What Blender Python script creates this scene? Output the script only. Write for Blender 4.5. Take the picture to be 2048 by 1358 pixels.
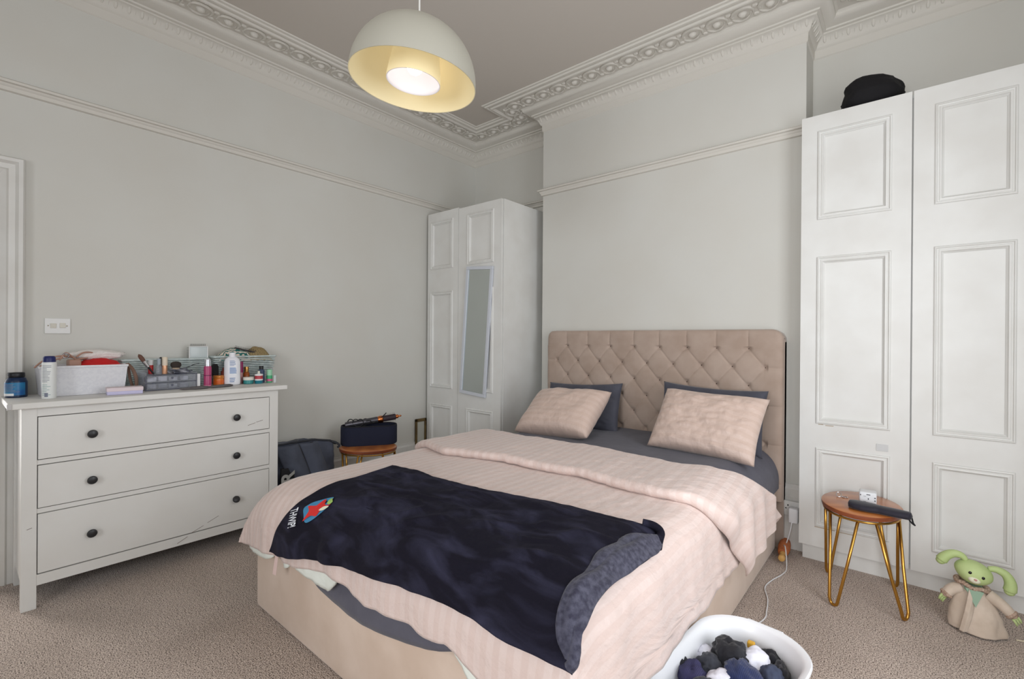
import bpy, bmesh, math, random
from mathutils import Vector, Matrix, noise
random.seed(7)
for _o in list(bpy.data.objects): bpy.data.objects.remove(_o)
S = bpy.context.scene; COL = S.collection
PI = math.pi
def srgb(r, g, b):
    f = lambda v: (v/255/12.92) if v/255 <= .04045 else ((v/255+.055)/1.055)**2.4
    return (f(r), f(g), f(b), 1)
# ------------------------------------------------------------------ camera
_y, _p, _r = math.radians(40.0717), math.radians(-.0857), math.radians(.3887)
FW = Vector((-math.sin(_y)*math.cos(_p), math.cos(_y)*math.cos(_p), math.sin(_p)))
RT = Vector((math.cos(_y), math.sin(_y), 0)); UP = RT.cross(FW)
RT = RT*math.cos(_r)+UP*math.sin(_r); UP = RT.cross(FW)
cam = bpy.data.cameras.new('camera'); co = bpy.data.objects.new('camera', cam); COL.objects.link(co)
cam.sensor_fit = 'HORIZONTAL'; cam.sensor_width = 36; cam.lens = 944.04/2048*36; cam.clip_start = .02
M = Matrix((RT, UP, -FW)).transposed().to_4x4(); M.translation = (3.62, 0, 1.30); co.matrix_world = M
S.camera = co
# ------------------------------------------------------------------ world, light, exposure
S.view_settings.view_transform = 'Standard'; S.view_settings.look = 'None'
S.view_settings.exposure = 0.0; S.view_settings.gamma = 1; S.view_settings.use_curve_mapping = False
w = bpy.data.worlds.new('world'); S.world = w; w.use_nodes = True
w.node_tree.nodes['Background'].inputs[0].default_value = (.75, .86, 1, 1)
w.node_tree.nodes['Background'].inputs[1].default_value = 1.0
def area(name, loc, rot, sx, sy, power, color, spread=180):
    l = bpy.data.lights.new(name, 'AREA'); l.shape = 'RECTANGLE'; l.size = sx; l.size_y = sy
    l.energy = power; l.color = color; l.spread = math.radians(spread)
    o = bpy.data.objects.new(name, l); COL.objects.link(o); o.location = loc; o.rotation_euler = rot
    return o
# daylight outside the two sash windows of the right wall, the window behind the camera and the doorway
area('daylight_right_window', (4.44, -.55, 1.75), (0, math.radians(90), 0), 1.9, 1.1, 12, (.965, .98, 1))
area('daylight_right_window_far', (4.44, 1.55, 1.60), (0, math.radians(90), 0), 2.2, 1.2, 36, (.965, .98, 1))
area('daylight_front_window', (3.45, -2.60, 1.75), (math.radians(90), 0, 0), 1.5, 1.9, 46, (.965, .98, 1), 120)
area('hallway_daylight', (-1.0, -.45, 1.2), (0, math.radians(-90), 0), 1.6, .6, 27, (1, .97, .95))
# ------------------------------------------------------------------ materials
def mat(name, col, rough=.5, metal=0, col2=None, nscale=8, bump=0, bscale=200, sheen=0, trans=0, emit=None, estr=0, coat=0, wave=None, detail=3, contrast=(.35, .65), bdist=.002, ior=1.45, alpha=1, coord='Object', voro=False, spec=.5, blotch=None):
    m = bpy.data.materials.new(name); m.use_nodes = True
    nt = m.node_tree; N = nt.nodes; L = nt.links; b = N['Principled BSDF']
    b.inputs['Base Color'].default_value = col; b.inputs['Roughness'].default_value = rough
    b.inputs['Metallic'].default_value = metal; b.inputs['Sheen Weight'].default_value = sheen
    b.inputs['Sheen Roughness'].default_value = .4
    b.inputs['Transmission Weight'].default_value = trans; b.inputs['Coat Weight'].default_value = coat
    b.inputs['IOR'].default_value = ior; b.inputs['Alpha'].default_value = alpha
    b.inputs['Specular IOR Level'].default_value = spec
    if emit: b.inputs['Emission Color'].default_value = emit; b.inputs['Emission Strength'].default_value = estr
    tc = N.new('ShaderNodeTexCoord')
    if col2:
        if voro:
            t = N.new('ShaderNodeTexVoronoi'); t.inputs['Scale'].default_value = nscale; out = t.outputs['Color']
        elif wave:
            t = N.new('ShaderNodeTexWave'); t.bands_direction = wave; t.inputs['Scale'].default_value = nscale; out = t.outputs['Fac']
            t.inputs['Distortion'].default_value = detail
        else:
            t = N.new('ShaderNodeTexNoise'); t.inputs['Scale'].default_value = nscale; t.inputs['Detail'].default_value = detail; out = t.outputs['Fac']
        L.new(tc.outputs[coord], t.inputs['Vector'])
        r = N.new('ShaderNodeValToRGB'); r.color_ramp.elements[0].position = contrast[0]; r.color_ramp.elements[1].position = contrast[1]
        r.color_ramp.elements[0].color = col; r.color_ramp.elements[1].color = col2
        L.new(out, r.inputs[0]); last = r.outputs[0]
        if blotch:
            n2 = N.new('ShaderNodeTexNoise'); n2.inputs['Scale'].default_value = blotch[0]; L.new(tc.outputs[coord], n2.inputs['Vector'])
            r2 = N.new('ShaderNodeValToRGB'); r2.color_ramp.elements[0].position = .35; r2.color_ramp.elements[1].position = .7
            r2.color_ramp.elements[0].color = (1, 1, 1, 1); r2.color_ramp.elements[1].color = blotch[1]
            mx = N.new('ShaderNodeMix'); mx.data_type = 'RGBA'; mx.blend_type = 'MULTIPLY'; mx.inputs[0].default_value = 1
            L.new(n2.outputs['Fac'], r2.inputs[0]); L.new(last, mx.inputs[6]); L.new(r2.outputs[0], mx.inputs[7]); last = mx.outputs[2]
        L.new(last, b.inputs['Base Color'])
    if bump:
        t = N.new('ShaderNodeTexNoise'); t.inputs['Scale'].default_value = bscale; t.inputs['Detail'].default_value = 4
        L.new(tc.outputs[coord], t.inputs['Vector'])
        bp = N.new('ShaderNodeBump'); bp.inputs['Strength'].default_value = bump; bp.inputs['Distance'].default_value = bdist
        L.new(t.outputs['Fac'], bp.inputs['Height']); L.new(bp.outputs[0], b.inputs['Normal'])
    return m
def stripe_mat(name, c1, c2, period, rough=.45):
    m = mat(name, c1, rough, sheen=.25); nt = m.node_tree; N = nt.nodes; L = nt.links; b = N['Principled BSDF']
    tc = N.new('ShaderNodeTexCoord'); sp = N.new('ShaderNodeSeparateXYZ'); L.new(tc.outputs['UV'], sp.inputs[0])
    a = N.new('ShaderNodeMath'); a.operation = 'MULTIPLY'; a.inputs[1].default_value = 2*PI/period; L.new(sp.outputs[0], a.inputs[0])
    s = N.new('ShaderNodeMath'); s.operation = 'SINE'; L.new(a.outputs[0], s.inputs[0])
    r = N.new('ShaderNodeMapRange'); r.inputs[1].default_value = -.25; r.inputs[2].default_value = .25; L.new(s.outputs[0], r.inputs[0])
    mx = N.new('ShaderNodeMix'); mx.data_type = 'RGBA'; mx.inputs[6].default_value = c1; mx.inputs[7].default_value = c2
    L.new(r.outputs[0], mx.inputs[0]); L.new(mx.outputs[2], b.inputs['Base Color'])
    rr = N.new('ShaderNodeMapRange'); rr.inputs[3].default_value = rough; rr.inputs[4].default_value = rough+.25; L.new(r.outputs[0], rr.inputs[0]); L.new(rr.outputs[0], b.inputs['Roughness'])
    n = N.new('ShaderNodeTexNoise'); n.inputs['Scale'].default_value = 14; n.inputs['Detail'].default_value = 5; L.new(tc.outputs['UV'], n.inputs['Vector'])
    bp = N.new('ShaderNodeBump'); bp.inputs['Strength'].default_value = .55; bp.inputs['Distance'].default_value = .02
    L.new(n.outputs['Fac'], bp.inputs['Height']); L.new(bp.outputs[0], b.inputs['Normal'])
    return m
# ------------------------------------------------------------------ mesh helpers
class MB:
    def __init__(s): s.v = []; s.f = []; s.uv = None; s.mi = []; s.cur = 0
    def add(s, vs, fs):
        o = len(s.v); s.v += [tuple(p) for p in vs]; s.f += [tuple(i+o for i in f) for f in fs]; s.mi += [s.cur]*len(fs); return s
    def box(s, x0, x1, y0, y1, z0, z1, T=None):
        v = [(x, y, z) for z in (z0, z1) for y in (y0, y1) for x in (x0, x1)]
        if T: v = [T @ Vector(p) for p in v]
        return s.add(v, [(0, 2, 3, 1), (4, 5, 7, 6), (0, 1, 5, 4), (2, 6, 7, 3), (0, 4, 6, 2), (1, 3, 7, 5)])
    def rbox(s, x0, x1, y0, y1, z0, z1, r=.005, T=None, seg=3):
        b = bmesh.new(); bmesh.ops.create_cube(b, size=1)
        for v in b.verts: v.co = Vector(((x0+x1)/2+v.co.x*(x1-x0), (y0+y1)/2+v.co.y*(y1-y0), (z0+z1)/2+v.co.z*(z1-z0)))
        bmesh.ops.bevel(b, geom=list(b.edges), offset=r, segments=seg, profile=.5, affect='EDGES')
        return s.bm(b, T)
    def bm(s, b, T=None):
        b.verts.index_update(); v = [(T @ x.co) if T else x.co.copy() for x in b.verts]
        s.add(v, [tuple(q.index for q in f.verts) for f in b.faces]); b.free(); return s
    def lathe(s, prof, n=24, T=None, cap=True, sx=1, sy=1):
        v = []; f = []
        for (r, z) in prof:
            for k in range(n):
                a = 2*PI*k/n; v.append(Vector((r*math.cos(a)*sx, r*math.sin(a)*sy, z)))
        for i in range(len(prof)-1):
            for k in range(n): k2 = (k+1) % n; f.append((i*n+k, i*n+k2, (i+1)*n+k2, (i+1)*n+k))
        if cap:
            f.append(tuple(range(n-1, -1, -1))); f.append(tuple((len(prof)-1)*n+k for k in range(n)))
        if T: v = [T @ p for p in v]
        return s.add(v, f)
    def tube(s, pts, r, n=8, closed=False):
        pts = [Vector(p) for p in pts]; R = r if isinstance(r, (list, tuple)) else [r]*len(pts); v = []; f = []; m = len(pts); up = None
        for i, p in enumerate(pts):
            if closed: d = (pts[(i+1) % m]-pts[i-1]).normalized()
            else: d = (pts[min(i+1, m-1)]-pts[max(i-1, 0)]).normalized()
            if up is None: up = d.orthogonal().normalized()
            up = (up-d*up.dot(d)); up = up.normalized() if up.length > 1e-6 else d.orthogonal().normalized()
            sd = d.cross(up)
            for k in range(n): a = 2*PI*k/n; v.append(p+(up*math.cos(a)+sd*math.sin(a))*R[i])
        for i in range(m if closed else m-1):
            j = (i+1) % m
            for k in range(n): k2 = (k+1) % n; f.append((i*n+k, i*n+k2, j*n+k2, j*n+k))
        if not closed: f.append(tuple(range(n-1, -1, -1))); f.append(tuple((m-1)*n+k for k in range(n)))
        return s.add(v, f)
    def grid(s, fn, nu, nv, uv=None, flip=False):
        o = len(s.v); v = []; f = []
        for j in range(nv+1):
            for i in range(nu+1): v.append(fn(i/nu, j/nv))
        for j in range(nv):
            for i in range(nu):
                a = j*(nu+1)+i; q = (a, a+1, a+nu+2, a+nu+1); f.append(q[::-1] if flip else q)
        if uv is not None:
            if s.uv is None: s.uv = [(0, 0)]*o
            s.uv += [uv(i/nu, j/nv) for j in range(nv+1) for i in range(nu+1)]
        return s.add(v, f)
    def ell(s, c, rx, ry, rz, nu=12, nv=8, T=None):
        prof = [(math.sin(PI*i/nv), -math.cos(PI*i/nv)) for i in range(nv+1)]; v = []; f = []
        for (r, z) in prof:
            for k in range(nu): a = 2*PI*k/nu; v.append(Vector((c[0]+rx*r*math.cos(a), c[1]+ry*r*math.sin(a), c[2]+rz*z)))
        for i in range(nv):
            for k in range(nu): k2 = (k+1) % nu; f.append((i*nu+k, i*nu+k2, (i+1)*nu+k2, (i+1)*nu+k))
        if T: v = [T @ p for p in v]
        return s.add(v, f)
    def prism(s, poly, z0, z1, T=None):
        n = len(poly); v = [Vector((x, y, z0)) for x, y in poly]+[Vector((x, y, z1)) for x, y in poly]
        f = [tuple(range(n-1, -1, -1)), tuple(range(n, 2*n))]+[(i, (i+1) % n, n+(i+1) % n, n+i) for i in range(n)]
        if T: v = [T @ p for p in v]
        return s.add(v, f)
    def build(s, name, m, parent=None, smooth=False, angle=40, sub=0, solid=0, bevel=0, offset=-1):
        me = bpy.data.meshes.new(name); me.from_pydata([tuple(p) for p in s.v], [], s.f)
        for x in (m if isinstance(m, (list, tuple)) else [m]): me.materials.append(x)
        if s.cur or any(s.mi): me.polygons.foreach_set('material_index', s.mi)
        if s.uv:
            l = me.uv_layers.new(name='UVMap')
            for lp in me.loops: l.data[lp.index].uv = s.uv[lp.vertex_index]
        b = bmesh.new(); b.from_mesh(me)
        bmesh.ops.remove_doubles(b, verts=b.verts, dist=1e-6)
        if s.uv is None: bmesh.ops.recalc_face_normals(b, faces=b.faces)
        b.to_mesh(me); b.free()
        if smooth:
            me.polygons.foreach_set('use_smooth', [True]*len(me.polygons))
            if angle < 180: me.set_sharp_from_angle(angle=math.radians(angle))
        o = bpy.data.objects.new(name, me); COL.objects.link(o)
        if parent: o.parent = parent
        if bevel: q = o.modifiers.new('bevel', 'BEVEL'); q.width = bevel; q.segments = 2; q.limit_method = 'ANGLE'
        if solid: q = o.modifiers.new('solid', 'SOLIDIFY'); q.thickness = solid; q.offset = offset
        if sub: q = o.modifiers.new('sub', 'SUBSURF'); q.levels = sub; q.render_levels = sub
        return o
def tag(o, label, cat=None, group=None, kind=None):
    if label: o['label'] = label
    if cat: o['category'] = cat
    if group: o['group'] = group
    if kind: o['kind'] = kind
    return o
def empty(name, loc, label, cat, rz=0, group=None):
    o = bpy.data.objects.new(name, None); COL.objects.link(o); o.location = loc; o.rotation_euler = (0, 0, rz); o.empty_display_size = .05
    return tag(o, label, cat, group)
def struct(o, label=None): o['kind'] = 'structure'; return o if not label else tag(o, label)
def Tm(x, y, z, rx=0, ry=0, rz=0, s=1):
    return Matrix.Translation((x, y, z)) @ Matrix.Rotation(rz, 4, 'Z') @ Matrix.Rotation(ry, 4, 'Y') @ Matrix.Rotation(rx, 4, 'X') @ Matrix.Scale(s, 4)
def text_polys(txt, size, extr=.0, bold=.0):
    cu = bpy.data.curves.new('t', 'FONT'); cu.body = txt; cu.size = size; cu.align_x = 'CENTER'; cu.align_y = 'CENTER'; cu.extrude = extr; cu.offset = bold
    o = bpy.data.objects.new('t', cu); COL.objects.link(o); bpy.context.view_layer.update()
    me = bpy.data.meshes.new_from_object(o.evaluated_get(bpy.context.evaluated_depsgraph_get()))
    vs = [v.co.copy() for v in me.vertices]; fs = [tuple(p.vertices) for p in me.polygons]
    bpy.data.objects.remove(o); bpy.data.meshes.remove(me); return vs, fs
def smooth_pts(pts, n=6, closed=False):
    P = [Vector(p) for p in pts]; m = len(P); out = []
    for i in range(m if closed else m-1):
        p0 = P[(i-1) % m] if closed or i else P[0]; p1 = P[i]; p2 = P[(i+1) % m]; p3 = P[(i+2) % m] if closed or i+2 < m else P[-1]
        for k in range(n):
            t = k/n; out.append(.5*((2*p1)+(-p0+p2)*t+(2*p0-5*p1+4*p2-p3)*t*t+(-p0+3*p1-3*p2+p3)*t**3))
    if not closed: out.append(P[-1])
    return out
def lerp_tab(tab, x):
    if x <= tab[0][0]: return tab[0][1]
    for (a, b), (c, d) in zip(tab, tab[1:]):
        if x <= c: return b+(d-b)*(x-a)/(c-a)
    return tab[-1][1]
fbm = lambda x, y, z=0, o=3: noise.fractal(Vector((x, y, z)), 1.0, 2.0, o)

M_wall = mat('wall_paint', srgb(211, 210, 204), .85, col2=srgb(209, 207, 200), nscale=2, bump=.12, bscale=60, spec=.2)
M_ceil = mat('ceiling_paint', srgb(200, 193, 185), .9, bump=.15, bscale=40, spec=.2)
M_trim = mat('plaster_trim', srgb(214, 210, 202), .7, spec=.3)
M_gloss = mat('white_gloss_paint', srgb(222, 221, 217), .45, col2=srgb(216, 214, 209), nscale=6, bump=.06, bscale=30)
M_door = mat('white_door_paint', srgb(226, 226, 223), .4, col2=srgb(220, 219, 215), nscale=5, bump=.05, bscale=30)
M_dark = mat('dark_gap', srgb(20, 18, 18), .9)
# ================================================================== SETTING
X1, YB, YF, ZC = 4.45, 3.668, -2.62, 3.36     # right wall, back wall, wall behind camera, ceiling
CH = (1.104, 3.123, 3.41)                      # chimney breast x0, x1, face
def carpet():
    m = mat('carpet', srgb(150, 134, 122), .95, sheen=.2, spec=.1); nt = m.node_tree; N = nt.nodes; L = nt.links; b = N['Principled BSDF']
    tc = N.new('ShaderNodeTexCoord')
    v = N.new('ShaderNodeTexVoronoi'); v.inputs['Scale'].default_value = 150; v.inputs['Randomness'].default_value = .6; L.new(tc.outputs['Object'], v.inputs['Vector'])
    n = N.new('ShaderNodeTexNoise'); n.inputs['Scale'].default_value = 210; n.inputs['Detail'].default_value = 2; L.new(tc.outputs['Object'], n.inputs['Vector'])
    r = N.new('ShaderNodeValToRGB'); e = r.color_ramp.elements
    e[0].position = .38; e[0].color = srgb(88, 72, 64); e[1].position = .47; e[1].color = srgb(202, 184, 171)
    q = r.color_ramp.elements.new(.62); q.color = srgb(228, 212, 200)
    L.new(n.outputs['Fac'], r.inputs[0])
    n2 = N.new('ShaderNodeTexNoise'); n2.inputs['Scale'].default_value = 2.2; n2.inputs['Detail'].default_value = 6; L.new(tc.outputs['Object'], n2.inputs['Vector'])
    r2 = N.new('ShaderNodeValToRGB'); r2.color_ramp.elements[0].position = .35; r2.color_ramp.elements[0].color = (.86, .85, .84, 1); r2.color_ramp.elements[1].position = .6
    L.new(n2.outputs['Fac'], r2.inputs[0])
    d = N.new('ShaderNodeMapRange'); d.inputs[1].default_value = .0; d.inputs[2].default_value = .75; d.inputs[3].default_value = 1.1; d.inputs[4].default_value = .8; L.new(v.outputs['Distance'], d.inputs[0])
    mx = N.new('ShaderNodeMix'); mx.data_type = 'RGBA'; mx.blend_type = 'MULTIPLY'; mx.inputs[0].default_value = 1
    L.new(r.outputs[0], mx.inputs[6]); L.new(r2.outputs[0], mx.inputs[7])
    v3 = N.new('ShaderNodeTexVoronoi'); v3.inputs['Scale'].default_value = 88; v3.inputs['Randomness'].default_value = .8; L.new(tc.outputs['Object'], v3.inputs['Vector'])
    r3 = N.new('ShaderNodeMapRange'); r3.inputs[1].default_value = .13; r3.inputs[2].default_value = .24; r3.inputs[3].default_value = .50; r3.inputs[4].default_value = 1.0; L.new(v3.outputs['Distance'], r3.inputs[0])
    d2 = N.new('ShaderNodeMath'); d2.operation = 'MULTIPLY'; L.new(d.outputs[0], d2.inputs[0]); L.new(r3.outputs[0], d2.inputs[1]); d = d2
    m2 = N.new('ShaderNodeVectorMath'); m2.operation = 'SCALE'; L.new(mx.outputs[2], m2.inputs[0]); L.new(d.outputs[0], m2.inputs['Scale'])
    L.new(m2.outputs[0], b.inputs['Base Color'])
    bp = N.new('ShaderNodeBump'); bp.invert = True; bp.inputs['Strength'].default_value = .8; bp.inputs['Distance'].default_value = .004; L.new(v.outputs['Distance'], bp.inputs['Height'])
    L.new(bp.outputs[0], b.inputs['Normal'])
    return m
M_carpet = carpet()
struct(MB().box(-1.6, X1+.2, YF-.2, YB+.2, -.1, 0).build('floor', M_carpet))
struct(MB().box(-1.6, X1+.2, YF-.2, YB+.2, ZC, ZC+.1).build('ceiling', M_ceil))
DY0, DY1, DZ = -.80, .105, 2.085                 # doorway in left wall
wl = MB(); wl.box(-.12, 0, DY1, YB+.12, 0, ZC); wl.box(-.12, 0, YF-.12, DY0, 0, ZC); wl.box(-.12, 0, DY0, DY1, DZ, ZC)
struct(wl.build('wall_left', M_wall))
wb = MB(); wb.prism([(-.12, YB+.12), (0, YB), (CH[0], YB), (CH[0], CH[2]), (CH[1], CH[2]), (CH[1], YB), (X1, YB), (X1+.12, YB+.12)], 0, ZC)
struct(wb.build('wall_back', M_wall))
WZ0, WZ1 = .48, 2.72
def holed_wall(name, fn, a0, a1, holes):
    m = MB(); prev = a0
    for h0, h1 in holes: fn(m, prev, h0, 0, ZC); fn(m, h0, h1, 0, WZ0); fn(m, h0, h1, WZ1, ZC); prev = h1
    fn(m, prev, a1, 0, ZC); struct(m.build(name, M_wall))
RW = [(-1.15, .05), (.93, 2.17)]
holed_wall('wall_right', lambda m, a, b, z0, z1: m.box(X1, X1+.12, a, b, z0, z1), YF, YB+.12, RW)
FWIN = [(2.65, 4.25)]
holed_wall('wall_front', lambda m, a, b, z0, z1: m.box(a, b, YF-.12, YF, z0, z1), -.12, X1+.12, FWIN)
M_glass = mat('window_glass', (1, 1, 1, 1), .02, trans=1, ior=1.0)
def window(n, horiz, a0, a1):
    fr = MB()
    B = (lambda p, q, z0, z1, d0=.02, d1=.07: fr.box(p, q, YF-d1, YF-d0, z0, z1)) if horiz else (lambda p, q, z0, z1, d0=.02, d1=.07: fr.box(X1+d0, X1+d1, p, q, z0, z1))
    t = .05; B(a0, a0+t, WZ0, WZ1); B(a1-t, a1, WZ0, WZ1); B(a0, a1, WZ0, WZ0+t); B(a0, a1, WZ1-t, WZ1); B(a0, a1, 1.72, 1.78); B((a0+a1)/2-.012, (a0+a1)/2+.012, WZ0, WZ1)
    o = struct(fr.build('window_%d' % n, M_gloss))
for i, (a, b) in enumerate(RW): window(i+1, False, a, b)
window(3, True, *FWIN[0])
# mitred profile sweep round the room
PATH = [(0, YF), (0, YB), (CH[0], YB), (CH[0], CH[2]), (CH[1], CH[2]), (CH[1], YB), (X1, YB), (X1, YF)]
def offset_path(d, path=PATH, closed=True):
    n = len(path); out = []
    for i in range(n):
        p0 = Vector(path[(i-1) % n]); p1 = Vector(path[i]); p2 = Vector(path[(i+1) % n])
        e1 = (p1-p0).normalized(); e2 = (p2-p1).normalized(); n1 = Vector((e1.y, -e1.x)); n2 = Vector((e2.y, -e2.x))
        if not closed and i == 0: out.append(p1+n2*d); continue
        if not closed and i == n-1: out.append(p1+n1*d); continue
        k = 1+n1.dot(n2); out.append(p1+(n1+n2)*d/k)
    return out
def sweep(m, prof, path=PATH, closed=True):
    rings = [[(q.x, q.y, z) for q in offset_path(d, path, closed)] for d, z in prof]
    n = len(path); vs = [v for r in rings for v in r]; fs = []
    for i in range(len(prof)-1):
        for k in range(n if closed else n-1): k2 = (k+1) % n; fs.append((i*n+k, i*n+k2, (i+1)*n+k2, (i+1)*n+k))
    if not closed: fs.append(tuple(i*n for i in range(len(prof)))); fs.append(tuple(i*n+n-1 for i in range(len(prof))))
    return m.add(vs, fs)
cor = MB()
sweep(cor, [(0, 3.150), (.008, 3.156), (.010, 3.205), (.020, 3.212), (.024, 3.222), (.030, 3.236), (.052, 3.266), (.062, 3.270), (.062, 3.280), (.078, 3.283), (.080, 3.293), (.092, 3.296), (.120, 3.306), (.136, 3.322), (.138, 3.334), (.150, 3.344), (.312, 3.344), (.320, 3.334), (.326, 3.327), (.335, 3.330), (.340, 3.342), (.352, 3.344), (.360, 3.337), (.372, 3.340), (.376, 3.350), (.392, 3.352), (.398, 3.365)])
# running ornament: bosses in swirling rings, and egg-and-dart below
def run(d, spacing, fn, lo=.0):
    pts = offset_path(d); n = len(pts)
    for i in range(n-1):
        if i == 6: lim = 1.2
        a, b = pts[i], pts[i+1]; L = (b-a).length
        if L < .05: continue
        e = (b-a)/L; k = max(1, round(L/spacing)); step = L/k
        for j in range(k):
            p = a+e*(step*(j+.5))
            if p.y < -.2 : continue
            fn(p, e, step)
def boss(p, e, step):
    nrm = Vector((e.y, -e.x)); T = Matrix(((e.x, nrm.x, 0, p.x), (e.y, nrm.y, 0, p.y), (0, 0, 1, 3.346), (0, 0, 0, 1)))
    cor.ell((0, 0, 0), .028, .026, .026, 10, 6, T)
    ring = []
    for k in range(9):
        a = PI*(-.15+1.2*k/8); ring.append(T @ Vector(((.064)*math.cos(a), .062*math.sin(a), -.004)))
    cor.tube(ring, [.004+.009*math.sin(PI*k/8) for k in range(9)], 5)
    ring = []
    for k in range(7):
        a = PI*(1.1+.85*k/6); ring.append(T @ Vector((.058*math.cos(a)-.010, .060*math.sin(a), -.004)))
    cor.tube(ring, [.004+.005*math.sin(PI*k/6) for k in range(7)], 5)
    cor.ell((step/2, .038, 0), .022, .016, .014, 6, 4, T); cor.ell((step/2-.01, -.046, 0), .020, .016, .013, 6, 4, T)
    cor.ell((step/2+.02, -.002, 0), .009, .026, .010, 6, 4, T)
run(.228, .157, boss)
def egg(p, e, step):
    nrm = Vector((e.y, -e.x)); T = Matrix(((e.x, nrm.x, 0, p.x), (e.y, nrm.y, 0, p.y), (0, 0, 1, 3.250), (0, 0, 0, 1))) @ Matrix.Rotation(-.62, 4, 'X')
    cor.ell((0, 0, 0), .012, .010, .024, 6, 5, T); cor.ell((step/2, -.002, 0), .004, .008, .024, 4, 4, T)
run(.036, .062, egg)
struct(cor.build('trim_1', M_trim, smooth=True, angle=35))
rail = MB(); sweep(rail, [(0, 2.575), (.012, 2.580), (.016, 2.598), (.022, 2.602), (.026, 2.612), (.038, 2.616), (.040, 2.628), (.030, 2.634), (0, 2.640)])
struct(rail.build('trim_2', M_trim, smooth=True, angle=35))
def skirt(name, path, h):
    m = MB(); sweep(m, [(0, 0), (.028, 0), (.028, h-.17), (.022, h-.165), (.024, h-.125), (.018, h-.12), (.021, h-.085), (.014, h-.08), (.018, h-.03), (.010, h-.015), (.010, h), (0, h)], path, False)
    struct(m.build(name, M_gloss))
skirt('baseboard_left', [(0, .245), (0, YB)], .31)
skirt('baseboard_back', PATH[1:7], .40)
# door casing + door + hall
cs = MB()
def cas(prof, y0, y1, zt):   # architrave around opening on wall x=0, outer at y1
    for sgn, y in ((1, DY1), (-1, DY0)):
        for k in range(len(prof)-1):
            (a, d), (b, e) = prof[k], prof[k+1]
            cs.add([(d, y+sgn*a, 0), (e, y+sgn*b, 0), (e, y+sgn*b, zt+b), (d, y+sgn*a, zt+a)], [(0, 1, 2, 3)])
    for k in range(len(prof)-1):
        (a, d), (b, e) = prof[k], prof[k+1]
        cs.add([(d, DY0-a, zt+a), (e, DY0-b, zt+b), (e, DY1+b, zt+b), (d, DY1+a, zt+a)], [(0, 1, 2, 3)])
cas([(0, .0), (0, .012), (.02, .016), (.028, .026), (.034, .016), (.055, .018), (.078, .034), (.086, .024), (.11, .026), (.122, .044), (.138, .046), (.146, .030), (.150, 0)], 0, 0, DZ)
cs.box(-.12, .002, DY1-.02, DY1, 0, DZ); cs.box(-.12, .002, DY0, DY0+.02, 0, DZ); cs.box(-.12, .002, DY0, DY1, DZ-.02, DZ)
struct(cs.build('trim_3', M_gloss))
hall = MB(); hall.box(-1.55, -1.45, -2.4, 2.0, 0, ZC)
struct(hall.build('wall_hall', M_wall))
# ================================================================== WARDROBES
def ring_mould(m, x0, x1, z0, z1, yf, prof):
    """mitred rectangular moulding on a face at y=yf looking to -y; prof = (inset, out)"""
    n = len(prof); vs = []
    for a, d in prof: vs += [(x0+a, yf-d, z0+a), (x1-a, yf-d, z0+a), (x1-a, yf-d, z1-a), (x0+a, yf-d, z1-a)]
    fs = [(i*4+k, i*4+(k+1) % 4, (i+1)*4+(k+1) % 4, (i+1)*4+k) for i in range(n-1) for k in range(4)]
    m.add(vs, fs)
MOULD = [(0, 0), (0, .004), (.004, .008), (.009, .009), (.012, .003), (.016, .002), (.020, .005), (.027, .006), (.031, -.002), (.037, -.008), (.037, -.013)]
def panel_door(x0, x1, z0, z1, yf, th, panels):
    m = MB(); px0 = min(p[0] for p in panels); px1 = max(p[1] for p in panels); ps = sorted(panels, key=lambda p: p[2]); z = z0
    m.box(x0, px0, yf, yf+th, z0, z1); m.box(px1, x1, yf, yf+th, z0, z1)
    for p in ps: m.box(px0, px1, yf, yf+th, z, p[2]); z = p[3]
    m.box(px0, px1, yf, yf+th, z, z1)
    for p in ps:
        m.box(px0, px1, yf+.012, yf+th, p[2], p[3]); ring_mould(m, px0, px1, p[2], p[3], yf, MOULD)
    return m
def wardrobe(name, label, x0, x1, xm, yf, yb, zt, panL, panR, base, gap, dx0, dx1):
    w = empty(name, ((x0+x1)/2, (yf+yb)/2, 0), label, 'wardrobe')
    inv = Matrix.Translation((-(x0+x1)/2, -(yf+yb)/2, 0))
    def B(n, m, mt=M_door): m.v = [tuple(inv @ Vector(p)) for p in m.v]; return m.build(n, mt, w)
    c = MB(); y0 = yf+.026; c.box(x0, x0+.018, y0, yb, base, zt-.01); c.box(x1-.018, x1, y0, yb, base, zt-.01); c.box(x0+.018, x1-.018, y0, yb, zt-.03, zt-.012)
    c.box(x0+.018, x1-.018, yb-.01, yb, base, zt-.03); c.box(x0+.018, x1-.018, y0, yb-.01, base, base+.02); c.box(xm-.03, xm+.03, y0+.004, y0+.02, base+.02, zt-.03); B('carcass', c)
    if base: p = MB(); p.box(x0+.004, x1, yf+.03, yb, 0, base-.001); B('plinth', p)
    B('door', panel_door(dx0, xm-gap/2, base+.001, zt, yf, .022, panL))
    B('door', panel_door(xm+gap/2, dx1, base+.001, zt-(.012 if base < .05 else 0), yf, .022, panR))
    return w, B
zs = [(.212, .676), (.815, 1.792), (2.010, 2.530)]
wr, Bw = wardrobe('wardrobe', 'tall white two-door panelled wardrobe in the right alcove with a black sack on top', 3.132, 4.16, 3.629, 3.278, 3.655, 2.626,
    [(3.202, 3.545, a, b) for a, b in zs], [(3.716, 4.014, a, b) for a, b in zs], .09, .007, 3.121, 4.155)
t_ = MB(); t_.rbox(3.485, 3.537, 3.2745, 3.279, .700, .737, .001); Bw('catch_plate', t_, mat('catch_grey', srgb(205, 206, 206), .5))
M_chip = mat('bare_wood', srgb(176, 160, 138), .8)
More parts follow.
